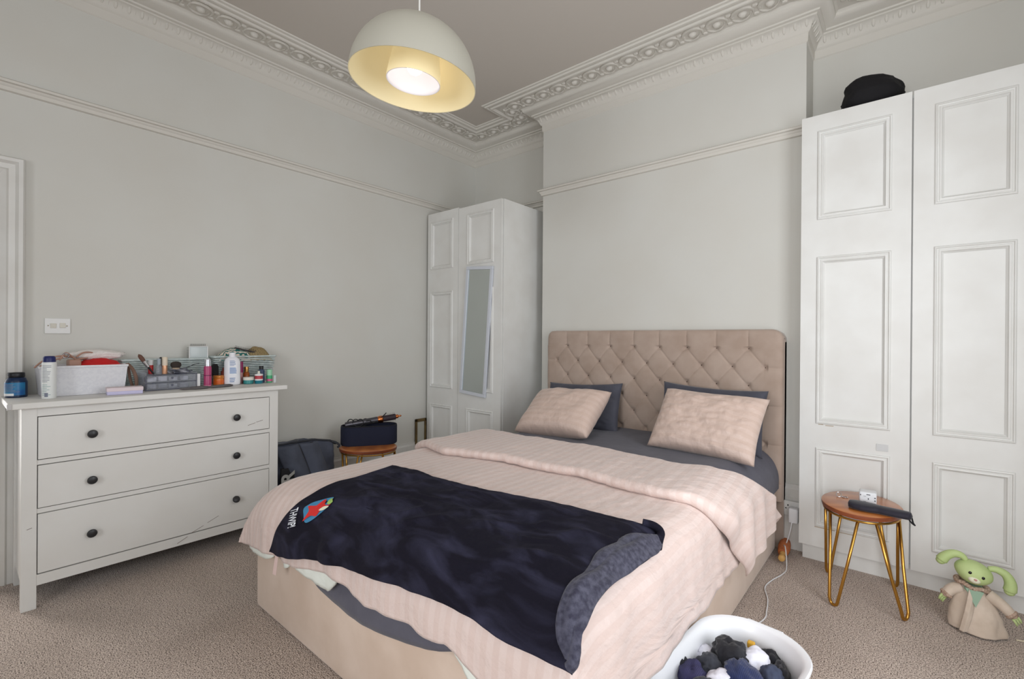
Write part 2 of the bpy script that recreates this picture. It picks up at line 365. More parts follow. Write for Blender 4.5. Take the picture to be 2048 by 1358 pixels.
for a, b, z in [(3.215, 3.24, .809), (3.25, 3.29, .806), (3.20, 3.30, .205), (3.32, 3.39, .203)]: c_ = MB(); c_.box(a, b, 3.2772, 3.2785, z, z+.004); Bw('paint_chip', c_, M_chip)
zs = [(.25, .676), (.832, 1.744), (1.957, 2.415)]
wl_, Bl = wardrobe('wardrobe', 'narrow white panelled wardrobe in the left corner with a mirror leaning on its door', .034, .992, .462, 2.985, 3.655, 2.497,
    [(.078, .392, a, b) for a, b in zs], [(.577, .900, a, b) for a, b in zs], .03, .004, .034, .985)
# mirror fixed askew to the right-hand door
mr = empty('wall_mirror', (.707, 2.983, 1.365), 'narrow white-framed mirror hung askew on the corner wardrobe door', 'mirror')
M_frame = mat('mirror_frame_white', srgb(206, 210, 218), .45)
M_mir = mat('mirror_glass', srgb(205, 212, 212), .06, metal=1)
Tt = Matrix.Rotation(math.radians(4.2), 4, 'Y')
fm = MB(); W, Hh, fw = .318, 1.135, .028
for a in ((-W/2, W/2, Hh/2-fw, Hh/2), (-W/2, W/2, -Hh/2, -Hh/2+fw), (-W/2, -W/2+fw, -Hh/2+fw, Hh/2-fw), (W/2-fw, W/2, -Hh/2+fw, Hh/2-fw)): fm.rbox(a[0], a[1], -.022, -.002, a[2], a[3], .003, Tt)
fm.build('frame', M_frame, mr)
MB().box(-W/2+fw, W/2-fw, -.012, -.008, -Hh/2+fw, Hh/2-fw, Tt).build('glass', M_mir, mr)
# ================================================================== CHEST OF DRAWERS
M_dr = mat('dresser_white', srgb(222, 221, 217), .5, col2=srgb(218, 216, 211), nscale=4, bump=.05, bscale=60)
M_knob = mat('black_knob', srgb(38, 38, 40), .35)
dr = empty('chest_of_drawers', (.25, .80, 0), 'white wooden chest of three wide drawers with black knobs, loaded with toiletries', 'chest of drawers')
def BD(n, m, mt=M_dr, par=None, **k):
    m.v = [tuple(Vector(p)-Vector((.25, .80, 0))) for p in m.v]; return m.build(n, mt, par or dr, **k)
XF = .451
m = MB(); m.rbox(.022, .482, .166, 1.432, .957, .985, .004); BD('top', m)
m = MB(); m.box(.04, XF-.03, .220, .240, .10, .957); m.box(.04, XF-.03, 1.357, 1.377, .10, .957); m.box(.04, .052, .24, 1.357, .10, .957)
m.box(.405, XF-.002, .266, 1.332, .915, .957); m.box(.405, XF-.004, .266, 1.332, .684, .706); m.box(.405, XF-.004, .266, 1.332, .452, .474); m.box(.405, XF-.002, .266, 1.332, .110, .160); BD('frame', m)
m = MB(); m.box(.40, .404, .24, 1.357, .12, .95); BD('gap_shade_sheet', m, M_dark)  # dark sheet behind the drawer fronts, standing in for shade in the gaps
for y0 in (.213, 1.332):
    for x0, x1 in ((XF-.05, XF), (.03, .08)): m = MB(); m.rbox(x0, x1, y0, y0+.053, 0, .957, .002); BD('leg', m)
def knob(par, y, z, tilt=0):
    k = MB(); T = Tm(XF, y, z, 0, math.radians(90)+tilt, 0)
    k.lathe([(.006, -.002), (.006, .010), (.010, .013), (.019, .018), (.021, .023), (.018, .029), (.009, .032)], 20, T); BD('knob', k, M_knob, par, smooth=True)
for z0, z1, zk in ((.710, .911, .806), (.478, .680, .573), (.166, .448, .300)):
    m = MB(); m.rbox(.41, XF, .269, 1.329, z0, z1, .0015); d = BD('drawer', m)
    knob(d, .462, zk+(.004 if zk < .4 else 0)); knob(d, 1.130, zk-(.006 if zk < .4 else 0), -.5 if zk < .4 else 0)
M_scr = mat('scuff_brown', srgb(110, 92, 84), .8)
for (ya, za, yb, zb) in [(1.20, .745, 1.245, .757), (1.25, .76, 1.29, .768), (.98, .20, 1.04, .225), (.90, .165, .96, .19), (.83, .125, .88, .15), (.232, .385, .25, .39)]:
    m = MB(); m.add([(XF+.0006, ya, za-.0012), (XF+.0006, yb, zb-.0012), (XF+.0006, yb, zb+.0012), (XF+.0006, ya, za+.0012)], [(0, 1, 2, 3)]); BD('scuff_mark', m, M_scr)
# ================================================================== BED
M_velvet = mat('taupe_velvet', srgb(178, 159, 146), .85, sheen=.4, col2=srgb(166, 146, 132), nscale=7, bump=.1, bscale=500)
M_basef = mat('base_velvet', srgb(216, 196, 180), .9, sheen=.35, col2=srgb(203, 181, 163), nscale=5, detail=6, bump=.12, bscale=400)
bed = empty('bed', (2.1, 2.1, 0), 'double bed with taupe deep-buttoned headboard, upholstered base and grey fitted sheet', 'bed')
def BB(n, m, mt, par=None, **k):
    m.v = [tuple(Vector(p)-Vector((2.1, 2.1, 0))) for p in m.v]; return m.build(n, mt, par or bed, **k)
m = MB(); m.rbox(1.212, 2.995, .950, 3.30, 0.0, .385, .03, seg=4)
BB('base', m, M_basef, smooth=True)
HX0, HX1, HZ1, HY = 1.228, 3.027, 1.372, 3.302
def head_inset(z, r=.07):
    return 0 if z < HZ1-r else r-math.sqrt(max(0, r*r-(z-(HZ1-r))**2))
def head(u, v):
    z = .30+v*(HZ1-.30); ins = head_inset(z); x = HX0+ins+u*(HX1-HX0-2*ins)
    p = (x-1.4325)/.199; q = (z-1.247)/.2405   # top-row lattice
    a = abs(math.sin(PI*(p+q))); b = abs(math.sin(PI*(p-q)))
    if z > 1.247: puff = abs(math.sin(PI*p))**.25
    elif x < 1.333-.0 or x > 2.925:
        edge = (1.333-x if x < 1.333 else x-2.925)
        puff = abs(math.sin(PI*(q+.5)))**.25
    else: puff = (a*b)**.20
    # buttons pull deeper
    k0 = round(p); dq = min(math.hypot((p-round(p))*.199, (q-round(q))*.2405), math.hypot((p-.5-round(p-.5))*.199, (q-.5-round(q-.5))*.2405))
    dip = .017*math.exp(-(dq/.018)**2) if z < 1.26 and 1.32 < x < 2.94 else 0
    de = min(x-HX0-ins, HX1-ins-x, HZ1-z if z > .8 else 9, 9); e = min(1, max(0, de/.045)); roll = math.sqrt(max(0, 1-(1-e)**2))
    th = .055+.030*roll*(.45+.55*puff)-dip*roll
    if e <= .0: th = .03
    return Vector((x, HY+.085-th, z))
m = MB(); m.grid(head, 430, 230)
# back & sides
m.grid(lambda u, v: (lambda z: Vector((HX0+head_inset(z), HY+.055+v*.05, z)))(.30+u*(HZ1-.30)), 40, 1)
m.grid(lambda u, v: (lambda z: Vector((HX1-head_inset(z), HY+.055+v*.05, z)))(.30+u*(HZ1-.30)), 40, 1)
m.box(HX0+.07, HX1-.07, HY+.05, HY+.105, .30, HZ1); m.box(HX0, HX1, HY+.05, HY+.105, 0, HZ1-.07)
hb = BB('headboard', m, M_velvet, smooth=True, angle=60)
M_btn = mat('button_velvet', srgb(88, 72, 64), .8, sheen=.3)
for row in range(5):
    z = 1.247-row*.12025
    for k in range(8 if row % 2 == 0 else 9):
        x = 1.4325+k*.199-(0 if row % 2 == 0 else .0995)
        if row == 4 and not (1.9 < x < 2.3): continue
        m = MB(); m.ell((x, HY+.0340, z), .0115, .008, .0115, 12, 6); BB('button', m, M_btn, hb, smooth=True)
# ---- duvet: cloth laid over the mattress, a = across, b = along (flat cloth coordinates)
BX0, BX1, BY0 = 1.48, 2.905, 1.10
RL, RH, RF = .33, .135, .20
def wrap(a, lo, hi, rl, rh, tl=.10, th=.10):
    if lo <= a <= hi: return a, 0.
    s, e, r, t = (1, hi, rh, th) if a > hi else (-1, lo, rl, tl)
    d = abs(a-e); q = PI/2-t; L = r*q
    if d < L: an = d/r; return e+s*r*math.sin(an), r*(1-math.cos(an))
    return e+s*(r*math.sin(q)+(d-L)*math.cos(q)), r*(1-math.cos(q))+(d-L)*math.sin(q)
def bedpos(a, b, off=0., folds=1.):
    x, dx = wrap(a, BX0, BX1, RL+off, RH+off, .06, .08); y, dy = wrap(b, BY0, 9, RF+off, .1, .05, .1)
    z = .668+off-.02*max(0, 1-(x-1.2)/.8)-(dx*dx+dy*dy)**.5-.022*max(0, 1-(x-1.15)/.5)*max(0, 1-(y-.9)/.9)
    top = max(0, 1-max(dx, dy)/.08)
    if folds:
        z += folds*(.008*fbm(a*1.6, b*1.6, 3, 2)*top + .0045*fbm(a*7, b*3, 9, 3)*top + .003*abs(fbm(a*14, b*5, 2, 3))*top)
        amp = folds*min(1, max(dx, dy)/.2)
        if dy > .02: y += amp*(.006*math.sin(a*21+3*fbm(a*3, b*2, 1))+.010*fbm(a*6, b*1.5, 7))*(1 if dy > dx else .3)
        if dx > .02: x += amp*(.004*math.sin(b*15+3*fbm(a, b*3, 4))+.008*fbm(a*1.5, b*6, 8))*(1 if dx > dy else .3)
    return Vector((x, y, max(z, .03)))
M_sheet = mat('charcoal_sheet', srgb(92, 92, 104), .8, col2=srgb(86, 86, 98), nscale=12, sheen=.15, bump=.15, bscale=30, bdist=.01)
def matt(u, v):
    a = 1.48-.47+u*(BX1+.30-(1.48-.47)); b = .80+v*(3.296-.80); x, dx = wrap(a, BX0, 2.825, .245, .185, 0, 0); y, dy = wrap(b, BY0, 9, .14, .1, 0, 0)
    z = max(.386, .630-.022*max(0, 1-(x-1.2)/.8)-(dx**3+dy**3)**(1/3))
    if dx < .05: z += .003*fbm(x*4, y*4, 2)
    return Vector((x+.003*fbm(y*6, z*6, 1), y, z))
m = MB(); m.grid(matt, 80, 80); m.box(1.26, 2.97, .985, 3.29, .384, .50)
BB('fitted_sheet', m, M_sheet, smooth=True, angle=180)
OV = [(1.55, .40), (1.68, .345), (1.83, .298), (1.95, .286), (2.045, .277), (2.134, .277), (2.207, .285), (2.30, .301), (2.392, .318), (2.488, .341), (2.55, .362), (2.62, .392)]
m = MB(); m.grid(lambda u, v: Vector((1.55+1.07*u, .9485-.004*math.sin(PI*v)-.003*abs(fbm(u*5, v, 3)), lerp_tab(OV, 1.55+1.07*u)*(1-v)+.47*v)), 60, 8)
BB('sheet_overhang', m, M_sheet, smooth=True, angle=180, solid=.004, offset=0)
def solve_drop(zt, off=0, a=2.2):   # cloth coordinate at which the foot drop reaches height zt
    lo, hi = -.6, BY0
    if bedpos(a, hi, off, 0).z < zt: return hi
    for _ in range(26):
        mid = (lo+hi)/2
        if bedpos(a, mid, off, 0).z > zt: hi = mid
        else: lo = mid
    return lo
HEM = [(1.10, .31), (1.33, .335), (1.53, .357), (1.65, .366), (1.78, .386), (1.98, .424), (2.07, .418), (2.14, .407), (2.23, .401), (2.30, .411), (2.38, .420), (2.464, .428), (2.50, .418), (2.57, .423), (2.63, .438), (2.67, .424), (2.70, .413), (2.80, .385), (3.2, .36)]
def bmin(a): return solve_drop(lerp_tab(HEM, min(max(a, 1.18), 2.95))+.004*fbm(a*9, 0, 3), 0, a)
AL, AR = BX0-.55, BX1+.425
def bmax_s(a): return 1.92+.9*max(0, a-2.95)+.010*fbm(a*5, 3, 1)
def duv(u, v):
    a = AL+u*(AR-AL)+.006*fbm(v*9, 1, 2); b = bmin(a)+v*(2.10+.9*max(0, a-2.9)-bmin(a)); return bedpos(a, b)
M_duv = stripe_mat('pink_sateen_duvet', srgb(219, 200, 193), srgb(214, 193, 185), .046)
m = MB(); m.grid(duv, 190, 150, uv=lambda u, v: (AL+u*(AR-AL), v*1.4))
dv = m.build('duvet', M_duv, None, smooth=True, angle=180, solid=.016, offset=-1)
tag(dv, 'pale pink striped duvet spread over the bed, its head end folded back', 'duvet')
# folded-back head end (same cloth): a padded strip lying on top
F0 = [(1.10, 1.98), (1.30, 1.83), (1.675, 1.73), (2.02, 1.80), (2.46, 1.835), (2.83, 1.80), (2.93, 1.82), (3.05, 1.91), (3.16, 2.02), (3.25, 2.12), (3.42, 2.27)]
F1 = [(1.10, 2.30), (1.50, 2.34), (1.82, 2.30), (2.33, 2.30), (2.75, 2.27), (2.95, 2.31), (3.085, 2.49), (3.21, 2.72), (3.42, 2.93)]
def fold(u, v):
    a = 1.06+u*(3.40-.06*v-1.06); b0 = lerp_tab(F0, a)+.008*fbm(a*7, 1, 1); b1 = lerp_tab(F1, a)+.006*fbm(a*7, 5, 1)
    # v 0..1 : underside lip -> round lower edge -> top -> head edge
    th = .050
    if v < .12: an = PI*(v/.12); b = b0+.024*(1-math.sin(an)) if 1 else 0; h = th*(.5-.5*math.cos(an))
    else:
        t = (v-.12)/.88; b = b0+.024+(b1-b0-.024)*t; h = th*(1-.0*t)*(1-max(0, (t-.93)/.07)**2*.9)
    q = bedpos(a, b, h*.9, .8)
    hang = max(0, a-3.05); q.x += .012*min(1, hang/.1); q += Vector((0, 0, .003*fbm(a*9, b*9, 4)))
    if hang > 0: q.x += .009*math.sin(b*30+5*a)*min(1, hang/.15)
    return q
m = MB(); m.grid(fold, 170, 70, uv=lambda u, v: (1.06+u*2.3, v*.6))
o = m.build('folded_edge', M_duv, dv, smooth=True, angle=180)
# white inner duvet peeping out under the hem
M_white = mat('white_inner', srgb(226, 230, 222), .8, bump=.4, bscale=18, bdist=.01)
def peep(a0, a1, fn):
    m = MB()
    def g(u, v):
        a = a0+(a1-a0)*u; zt = lerp_tab(HEM, a)+.05; zb = lerp_tab(HEM, a)-fn(u); z = zt+(zb-zt)*v
        q = bedpos(a, solve_drop(max(z, .1), 0, a)); return Vector((q.x, q.y+.022+.004*fbm(a*30, z*30, 1), z))
    m.grid(g, 24, 8); m.build('inner_quilt', M_white, dv, smooth=True, angle=180, solid=.01)
peep(1.20, 1.50, lambda u: .012+.022*math.sin(PI*u)**.5)
peep(1.58, 1.68, lambda u: .03*math.sin(PI*u))
peep(1.70, 2.05, lambda u: -.01+.085*(min(1, u/.72)**.75 if u < .72 else max(0, 1-((u-.72)/.28)**1.3)))
peep(2.64, 2.95, lambda u: .05*math.sin(PI*min(1, u*1.2))**.6)
m = MB(); q = bedpos(1.50, solve_drop(.40)); m.add([(1.575, q.y-.012, .385), (1.60, q.y-.012, .385), (1.592, q.y-.018, .30), (1.560, q.y-.018, .296)], [(0, 1, 2, 3)])
m.build('label_tag', mat('pale_pink_label', srgb(222, 196, 190), .7), dv, solid=.001)
# ================================================================== NAVY FLEECE BLANKET
B_back = [(1.717, 1.373), (1.80, 1.385), (1.891, 1.378), (2.08, 1.362), (2.394, 1.396), (2.597, 1.443), (2.762, 1.454), (2.897, 1.463), (2.973, 1.485), (3.018, 1.498)]
B_left = [(1.527, .691), (1.576, .773), (1.626, .845), (1.678, .92), (1.729, .997), (1.754, 1.125), (1.74, 1.234), (1.717, 1.373)]
B_bot = [(1.527, .691), (1.623, .698), (1.793, .733), (1.872, .751), (2.084, .786), (2.265, .809), (2.42, .828), (2.64, .847), (2.829, .841), (2.94, .845), (3.005, .845), (3.072, .862)]
B_out = [(3.072, .862), (3.075, .896), (3.056, .918), (3.039, .969), (3.024, 1.046), (3.021, 1.167), (3.029, 1.309), (3.030, 1.42), (3.018, 1.498)]
B_in = [(3.041, .867), (3.0, .889), (2.978, .931), (2.970, .997), (2.965, 1.093), (2.948, 1.19), (2.948, 1.276), (2.958, 1.35), (3.0, 1.44)]
def arc(poly):
    P = [Vector(p) for p in smooth_pts([(x, y, 0) for x, y in poly], 8)]; L = [0]
    for a, b in zip(P, P[1:]): L.append(L[-1]+(b-a).length)
    def f(t):
        t = min(max(t, 0), 1)*L[-1]; k = 0
        import bisect
        k = min(max(bisect.bisect_right(L, t)-1, 0), len(P)-2); d = L[k+1]-L[k]
        return P[k]+(P[k+1]-P[k])*((t-L[k])/d if d else 0)
    return f
cb, cl, cbo, cr, ci = arc(B_back), arc(B_left), arc(B_bot), arc(B_out), arc(B_in)
def blk_ab(u, v):   # Coons patch: u left->right, v foot->back
    A = cbo(u)*(1-v)+cb(u)*v; B = cl(v)*(1-u)+cr(v)*u
    C = cbo(0)*(1-u)*(1-v)+cbo(1)*u*(1-v)+cb(0)*(1-u)*v+cb(1)*u*v
    return A+B-C
def blk(u, v, off=.016):
    p = blk_ab(u, v); q = bedpos(p.x, p.y, off, 1)
    e = min(1, 9*min(u, 1-u, v, 1-v))
    d = .009*fbm(p.x*4, p.y*5, 11, 4)+.007*math.sin(9*(p.y*1.1+p.x*.35)+4*fbm(p.x*1.3, p.y*1.3, 2))*max(0, 1-abs(v-.75)*3)
    d += .020*max(0, .35-abs(fbm(p.x*2.2+p.y*2.4, p.y*7-p.x*2.6, 5, 2)))**1.5*2.2
    if u > .75: d += .010*max(0, math.sin(30*(p.x*.8+p.y*.55)))*(u-.75)*4
    if v < .12: d += .004
    e *= 1-.85*math.exp(-((p.x-1.78)**2+(p.y-.90)**2)/.020)
    q.z += d*e*(1 if p.y > 1 else .4); q.y -= d*e*(0 if p.y > 1 else .9)
    return q
M_blk = mat('navy_fleece', srgb(20, 18, 30), .9, col2=srgb(54, 54, 74), nscale=7, detail=12, contrast=(.45, .78), sheen=.1, spec=.2, bump=.4, bscale=300, bdist=.003)  # lighter noise streaks are velvet highlights put into the colour
_n = M_blk.node_tree; _mp = _n.nodes.new('ShaderNodeMapping'); _mp.inputs['Scale'].default_value = (.55, 1.5, 1); _mp.inputs['Rotation'].default_value = (0, 0, .5)
for _t in [x for x in _n.nodes if x.type == 'TEX_NOISE' and x.inputs['Scale'].default_value < 20]:
    _t.inputs['Distortion'].default_value = 1.2; _n.links.new([x for x in _n.nodes if x.type == 'TEX_COORD'][0].outputs['Object'], _mp.inputs[0]); _n.links.new(_mp.outputs[0], _t.inputs['Vector'])
M_blk.node_tree.nodes['Principled BSDF'].inputs['Sheen Tint'].default_value = srgb(120, 122, 165)
M_blk.node_tree.nodes['Principled BSDF'].inputs['Sheen Weight'].default_value = .04
m = MB(); m.grid(blk, 190, 110)
blanket = m.build('fleece_blanket', M_blk, None, smooth=True, angle=180, solid=.009, offset=1)
tag(blanket, 'navy fleece blanket with a THWIP! patch, laid across the foot of the bed', 'blanket')
M_flap = mat('fleece_back', srgb(78, 78, 94), .85, col2=srgb(46, 45, 62), nscale=70, detail=8, sheen=.12, bump=.5, bscale=350, bdist=.003)
def flap(u, v):
    a = cr(v)*(1-u)+ci(v)*u; k = math.sin(PI*min(1, max(0, u)))
    w_ = min(1, 6*v, 6*(1-v)); q = bedpos(a.x, a.y, .024, 1); q.z += .017*k*w_*(.75+.25*math.cos(2*PI*(u*2-.2*math.sin(7*v))))+.004*math.sin(v*20+u*3); q.x += (.010*(1-u))*w_; return q
m = MB(); m.grid(flap, 14, 90)
m.build('turned_edge', M_flap, blanket, smooth=True, angle=180, solid=.010, offset=1)
def roll(name, pts, r, mt, par):
    q = [bedpos(a, b, .030+h, 1) for a, b, h in pts]; m = MB(); m.tube(smooth_pts(q, 5), r, 10); m.build(name, mt, par, smooth=True, angle=180)
roll('rolled_corner', [(2.95, 1.475, .0), (2.985, 1.49, .006), (3.012, 1.49, .008), (3.022, 1.462, .0), (3.030, 1.44, -.01)], .013, M_blk, blanket)
roll('rolled_hem', [(3.035, .935, -.004), (3.055, .90, .0), (3.068, .87, .002), (3.058, .856, -.004)], .014, M_flap, blanket)
# woven patch
def on_blk(a, b, h):
    # nearest patch coordinates by a few Newton steps
    u, v = .1, .3
    for _ in range(25):
        p = blk_ab(u, v); ex = (blk_ab(u+1e-4, v)-p)*1e4; ey = (blk_ab(u, v+1e-4)-p)*1e4; dx, dy = a-p.x, b-p.y; D = ex.x*ey.y-ex.y*ey.x
        u += .7*(dx*ey.y-dy*ey.x)/D; v += .7*(ex.x*dy-ex.y*dx)/D; u = min(max(u, 0), 1); v = min(max(v, 0), 1)
    q = blk(u, v); n = (blk(min(u+.005, 1), v)-blk(max(u-.005, 0), v)).cross(blk(u, min(v+.005, 1))-blk(u, max(v-.005, 0))).normalized()
    if n.z < 0 and q.z > .6 or n.y > .2: n = -n
    return q+n*(.0125+h)
def cloth_poly(name, polys, mt, h):
    m = MB()
    for vs, fs in polys: m.add([on_blk(a, b, h) for a, b in vs], fs)
    m.build(name, mt, blanket)
tv, tf = text_polys('THWIP!', .05, bold=.0006)
wx = max(v.x for v in tv)-min(v.x for v in tv); wy = max(v.y for v in tv)-min(v.y for v in tv)
C0, E1, E2 = Vector((1.716, .866)), Vector((.046, -.060))/wx, Vector((.048, .020))/wy
cloth_poly('patch_lettering', [([tuple(C0+E1*v.x+E2*v.y) for v in tv], tf)], mat('patch_white', srgb(235, 238, 245), .7), .0035)
def blob(c, e1, e2, pts, sub=5):
    n = len(pts); P = smooth_pts([(x, y, 0) for x, y in pts], sub, True); V = [tuple(Vector(c)+Vector(e1)*p.x+Vector(e2)*p.y) for p in P]; V.append(tuple(c))
    return V, [(i, (i+1) % (len(V)-1), len(V)-1) for i in range(len(V)-1)]
PC = (1.828, .922); e1 = Vector((.058, .034)); e2 = Vector((-.022, .036))
cloth_poly('patch_blue', [blob(PC, e1, e2, [(-1.0, .75), (-.3, .95), (.5, .9), (1.05, .8), (.9, -.2), (.2, -.8), (-.6, -.9), (-.9, 0)])], mat('patch_blue', srgb(58, 128, 168), .7), .001)
cloth_poly('patch_red', [blob(PC, e1*.92, e2*.9, [(-.95, -.7), (-.55, .1), (-.75, .8), (0, .5), (.6, .85), (.75, .2), (1.2, 0), (.5, -.35), (.2, -.8), (-.3, -.5)], 3)], mat('patch_red', srgb(205, 34, 30), .7), .0025)
cloth_poly('patch_green', [blob((1.880, .968), Vector((.012, .006)), Vector((-.006, .010)), [(-1, 0), (0, 1), (1, 0), (0, -1)])], mat('patch_green', srgb(150, 185, 95), .7), .0040)
cloth_poly('patch_cream', [blob((1.872, .936), Vector((.020, .013)), Vector((-.006, .006)), [(-1, 0), (0, 1), (1, 0), (0, -1)])], mat('patch_cream', srgb(225, 222, 196), .7), .0040)
# ================================================================== PILLOWS
def pillow(name, label, c, w, h, t, rot, mt, seed, uvper=None, wr=.006):
    """c = centre; local x = width, y = height (up), z = thickness (towards camera)"""
    T = Matrix.Translation(c) @ rot
    def f(sg):
        def g(u, v):
            x, y = 2*u-1, 2*v-1; pinch = 1-.05*(1-abs(y)**2.0)*abs(x)**3; pinchy = 1-.09*(1-abs(x)**2.0)*abs(y)**3
            k = max(0, (1-x**4)*(1-y**4))**.45*(1-.12*(x*x+y*y))
            n = fbm(x*2+seed, y*2, seed, 3); d = sg*(t/2*k*(1+.10*n))
            e = (1-abs(x)**6)*(1-abs(y)**6)
            d += sg*wr*e*(abs(fbm(x*3+seed, y*7, 2, 3))*2-.5)
            return T @ Vector((x*w/2*pinch, y*h/2*pinchy+.012*n*(1-y*y), d))
        return g
    m = MB(); m.grid(f(1), 60, 44, uv=lambda u, v: (v*h, u*w)); m.grid(f(-1), 60, 44, uv=lambda u, v: (v*h, u*w), flip=True)
    o = m.build(name, mt, None, smooth=True, angle=180); return tag(o, label, 'pillow')
def lean(yaw, tilt, roll=0):   # local y(up) tilted back; faces -y
    return Matrix.Rotation(yaw, 4, 'Z') @ Matrix.Rotation(PI/2-tilt, 4, 'X') @ Matrix.Rotation(roll, 4, 'Z')
M_pil = stripe_mat('pink_sateen_pillow', srgb(211, 188, 176), srgb(207, 183, 170), .046)
M_slate = mat('slate_cotton', srgb(80, 81, 92), .8, col2=srgb(72, 73, 84), nscale=10, sheen=.2, bump=.4, bscale=14, bdist=.015)
pillow('pillow', 'slate grey pillow propped behind the left pink pillow', (1.66, 3.185, .775), .66, .38, .13, lean(0, .30, .05), M_slate, 1.3)
pillow('pillow', 'slate grey pillow behind the right pink pillow, its corner poking up', (2.63, 3.175, .80), .66, .41, .13, lean(0, .22, -.03), M_slate, 4.1)
pillow('pillow', 'smooth pale pink striped pillow leaning at the left of the bed', (1.715, 2.83, .775), .62, .44, .21, lean(-.10, .92, .10), M_pil, 7.7, wr=.002)
pillow('pillow', 'crumpled pale pink pillow leaning at the right of the bed', (2.69, 2.92, .80), .62, .43, .19, lean(-.02, .66, -.04), M_pil, 9.2, wr=.008)
# ================================================================== PENDANT LAMP
LC = Vector((2.089, 1.193, 2.324)); LN = Vector((.085, .048, 1)).normalized()
LT = Matrix.Translation(LC) @ LN.to_track_quat('Z', 'Y').to_matrix().to_4x4()
lamp = empty('pendant_lamp', LC, 'large cream dome pendant lamp, lit, hanging over the bed', 'ceiling lamp')
Li = Matrix.Translation(-LC)
def BLm(n, m, mt, par=None, **k): m.v = [tuple(Li @ Vector(p)) for p in m.v]; return m.build(n, mt, par or lamp, **k)
M_shade = mat('shade_enamel', srgb(170, 167, 155), .55); M_cream = mat('shade_inside_cream', srgb(214, 204, 172), .6, emit=srgb(232, 216, 172), estr=.20)  # lining given faint emission, standing in for bulb light falling on it
R = .25; HL = .238
dome = [(R*math.cos(a)**.92 if a < PI/2 else .0, HL*math.sin(a)) for a in [PI/2*i/22 for i in range(22)]]+[(.012, HL)]
m = MB(); m.lathe(dome, 64, LT, cap=False); BLm('shade', m, M_shade, smooth=True, angle=180)
m = MB(); m.lathe([(R, -.001)]+[(max(r-.003, .01), max(z-.003, 0)) for r, z in dome], 64, LT, cap=False); BLm('shade_lining', m, M_cream, smooth=True, angle=60)
inner = [(.107, .004), (.107, .02), (.102, .06), (.094, .11), (.088, .16), (.085, .20)]
M_inner = mat('inner_shade', srgb(236, 222, 180), .6, emit=srgb(245, 228, 186), estr=.26); M_innerw = mat('inner_white', srgb(222, 216, 216), .6, emit=srgb(240, 236, 240), estr=.22)  # inner shade and its white lining also emit, imitating the lit look
m = MB(); m.lathe(inner, 48, LT, cap=False); BLm('inner_shade', m, M_inner, smooth=True, angle=180)
m = MB(); m.lathe([(.107, .004)]+[(r-.003, z) for r, z in inner]+[(.03, .21)], 48, LT, cap=False); BLm('inner_lining', m, M_innerw, smooth=True, angle=180)
m = MB(); m.ell((0, 0, .070), .034, .034, .036, 20, 12, LT); m.lathe([(.030, .08), (.022, .12), (.016, .14)], 20, LT); BLm('bulb', m, mat('bulb_glow', (1, 1, 1, 1), .4, emit=(1, .93, .82, 1), estr=2.6), smooth=True)
m = MB(); m.lathe([(.02, .13), (.022, .20), (.022, .21), (.008, .225), (.008, HL+.015)], 16, LT); BLm('lamp_holder', m, M_gloss, smooth=True)
ap = LT @ Vector((0, 0, HL+.01)); m = MB(); m.tube([ap, (ap.x, ap.y, 2.9), (ap.x, ap.y, ZC)], .0035, 8); BLm('cord', m, M_gloss)
m = MB(); m.lathe([(.045, ZC), (.045, ZC-.012), (.02, ZC-.03), (.005, ZC-.035)], 24, Tm(ap.x, ap.y, 0)); BLm('ceiling_rose', m, M_gloss, smooth=True)
l = bpy.data.lights.new('shade_fill_light', 'POINT'); l.energy = .12; l.color = (1, .84, .60); l.shadow_soft_size = .02; lo_ = bpy.data.objects.new('shade_fill_light', l); COL.objects.link(lo_); lo_.parent = lamp; lo_.location = Li @ (LT @ Vector((.12, 0, .10)))  # added point light between the two shades, brightening the dome lining
# ================================================================== WALL SWITCH
sw = empty('light_switch', (0, .381, 1.354), 'white double light switch on the wall above the chest of drawers', 'light switch')
M_sw = mat('switch_plastic', srgb(226, 226, 224), .35); M_sw2 = mat('switch_rocker', srgb(212, 208, 196), .35)
m = MB(); m.rbox(.0, .008, -.052, .052, -.042, .042, .002); m.build('plate', M_sw, sw)
for y, t in ((-.018, .12), (.020, -.12)): m = MB(); m.rbox(.004, .013, -.012, .012, -.013, .013, .0015, Tm(0, y, .002, 0, t)); m.build('rocker', M_sw2, sw)
for y in (-.038, .038): m = MB(); m.lathe([(.0035, .0), (.0035, .0095)], 10, Tm(0, y, .001, 0, PI/2)); m.build('screw', mat('screw', srgb(120, 110, 96), .4, metal=1), sw)
# ================================================================== HAIRPIN STOOLS
M_wood = mat('stool_wood', srgb(190, 118, 60), .34, col2=srgb(172, 100, 50), nscale=3, wave='Y', detail=9, contrast=(.0, 1), coat=.4)
M_edge = mat('stool_wood_edge', srgb(138, 72, 40), .4, col2=srgb(118, 58, 32), nscale=9, coat=.3)
M_gold = mat('brass', srgb(196, 148, 72), .28, metal=1)
def dup(root, name=None):
    r = root.copy(); COL.objects.link(r)
    for ch in list(root.children):
        c = ch.copy(); COL.objects.link(c); c.parent = r
        for g in list(ch.children): d = g.copy(); COL.objects.link(d); d.parent = c
    return r
stool = empty('hairpin_stool', (3.452, 3.008, 0), 'wooden-topped stool on gold hairpin legs in front of the tall wardrobe', 'stool')
ox, oy, RX, RY, ZT = -.018, .035, .172, .218, .460
m = MB(); m.lathe([(.90, ZT-.030), (.985, ZT-.024), (1.0, ZT-.012), (.995, ZT-.003), (.97, ZT), (.5, ZT)], 56, Tm(ox, oy, 0), sx=RX, sy=RY)
o = m.build('seat', [M_wood, M_edge], stool, smooth=True, angle=35)
for p in o.data.polygons: p.material_index = 0 if p.normal.z > .7 else 1
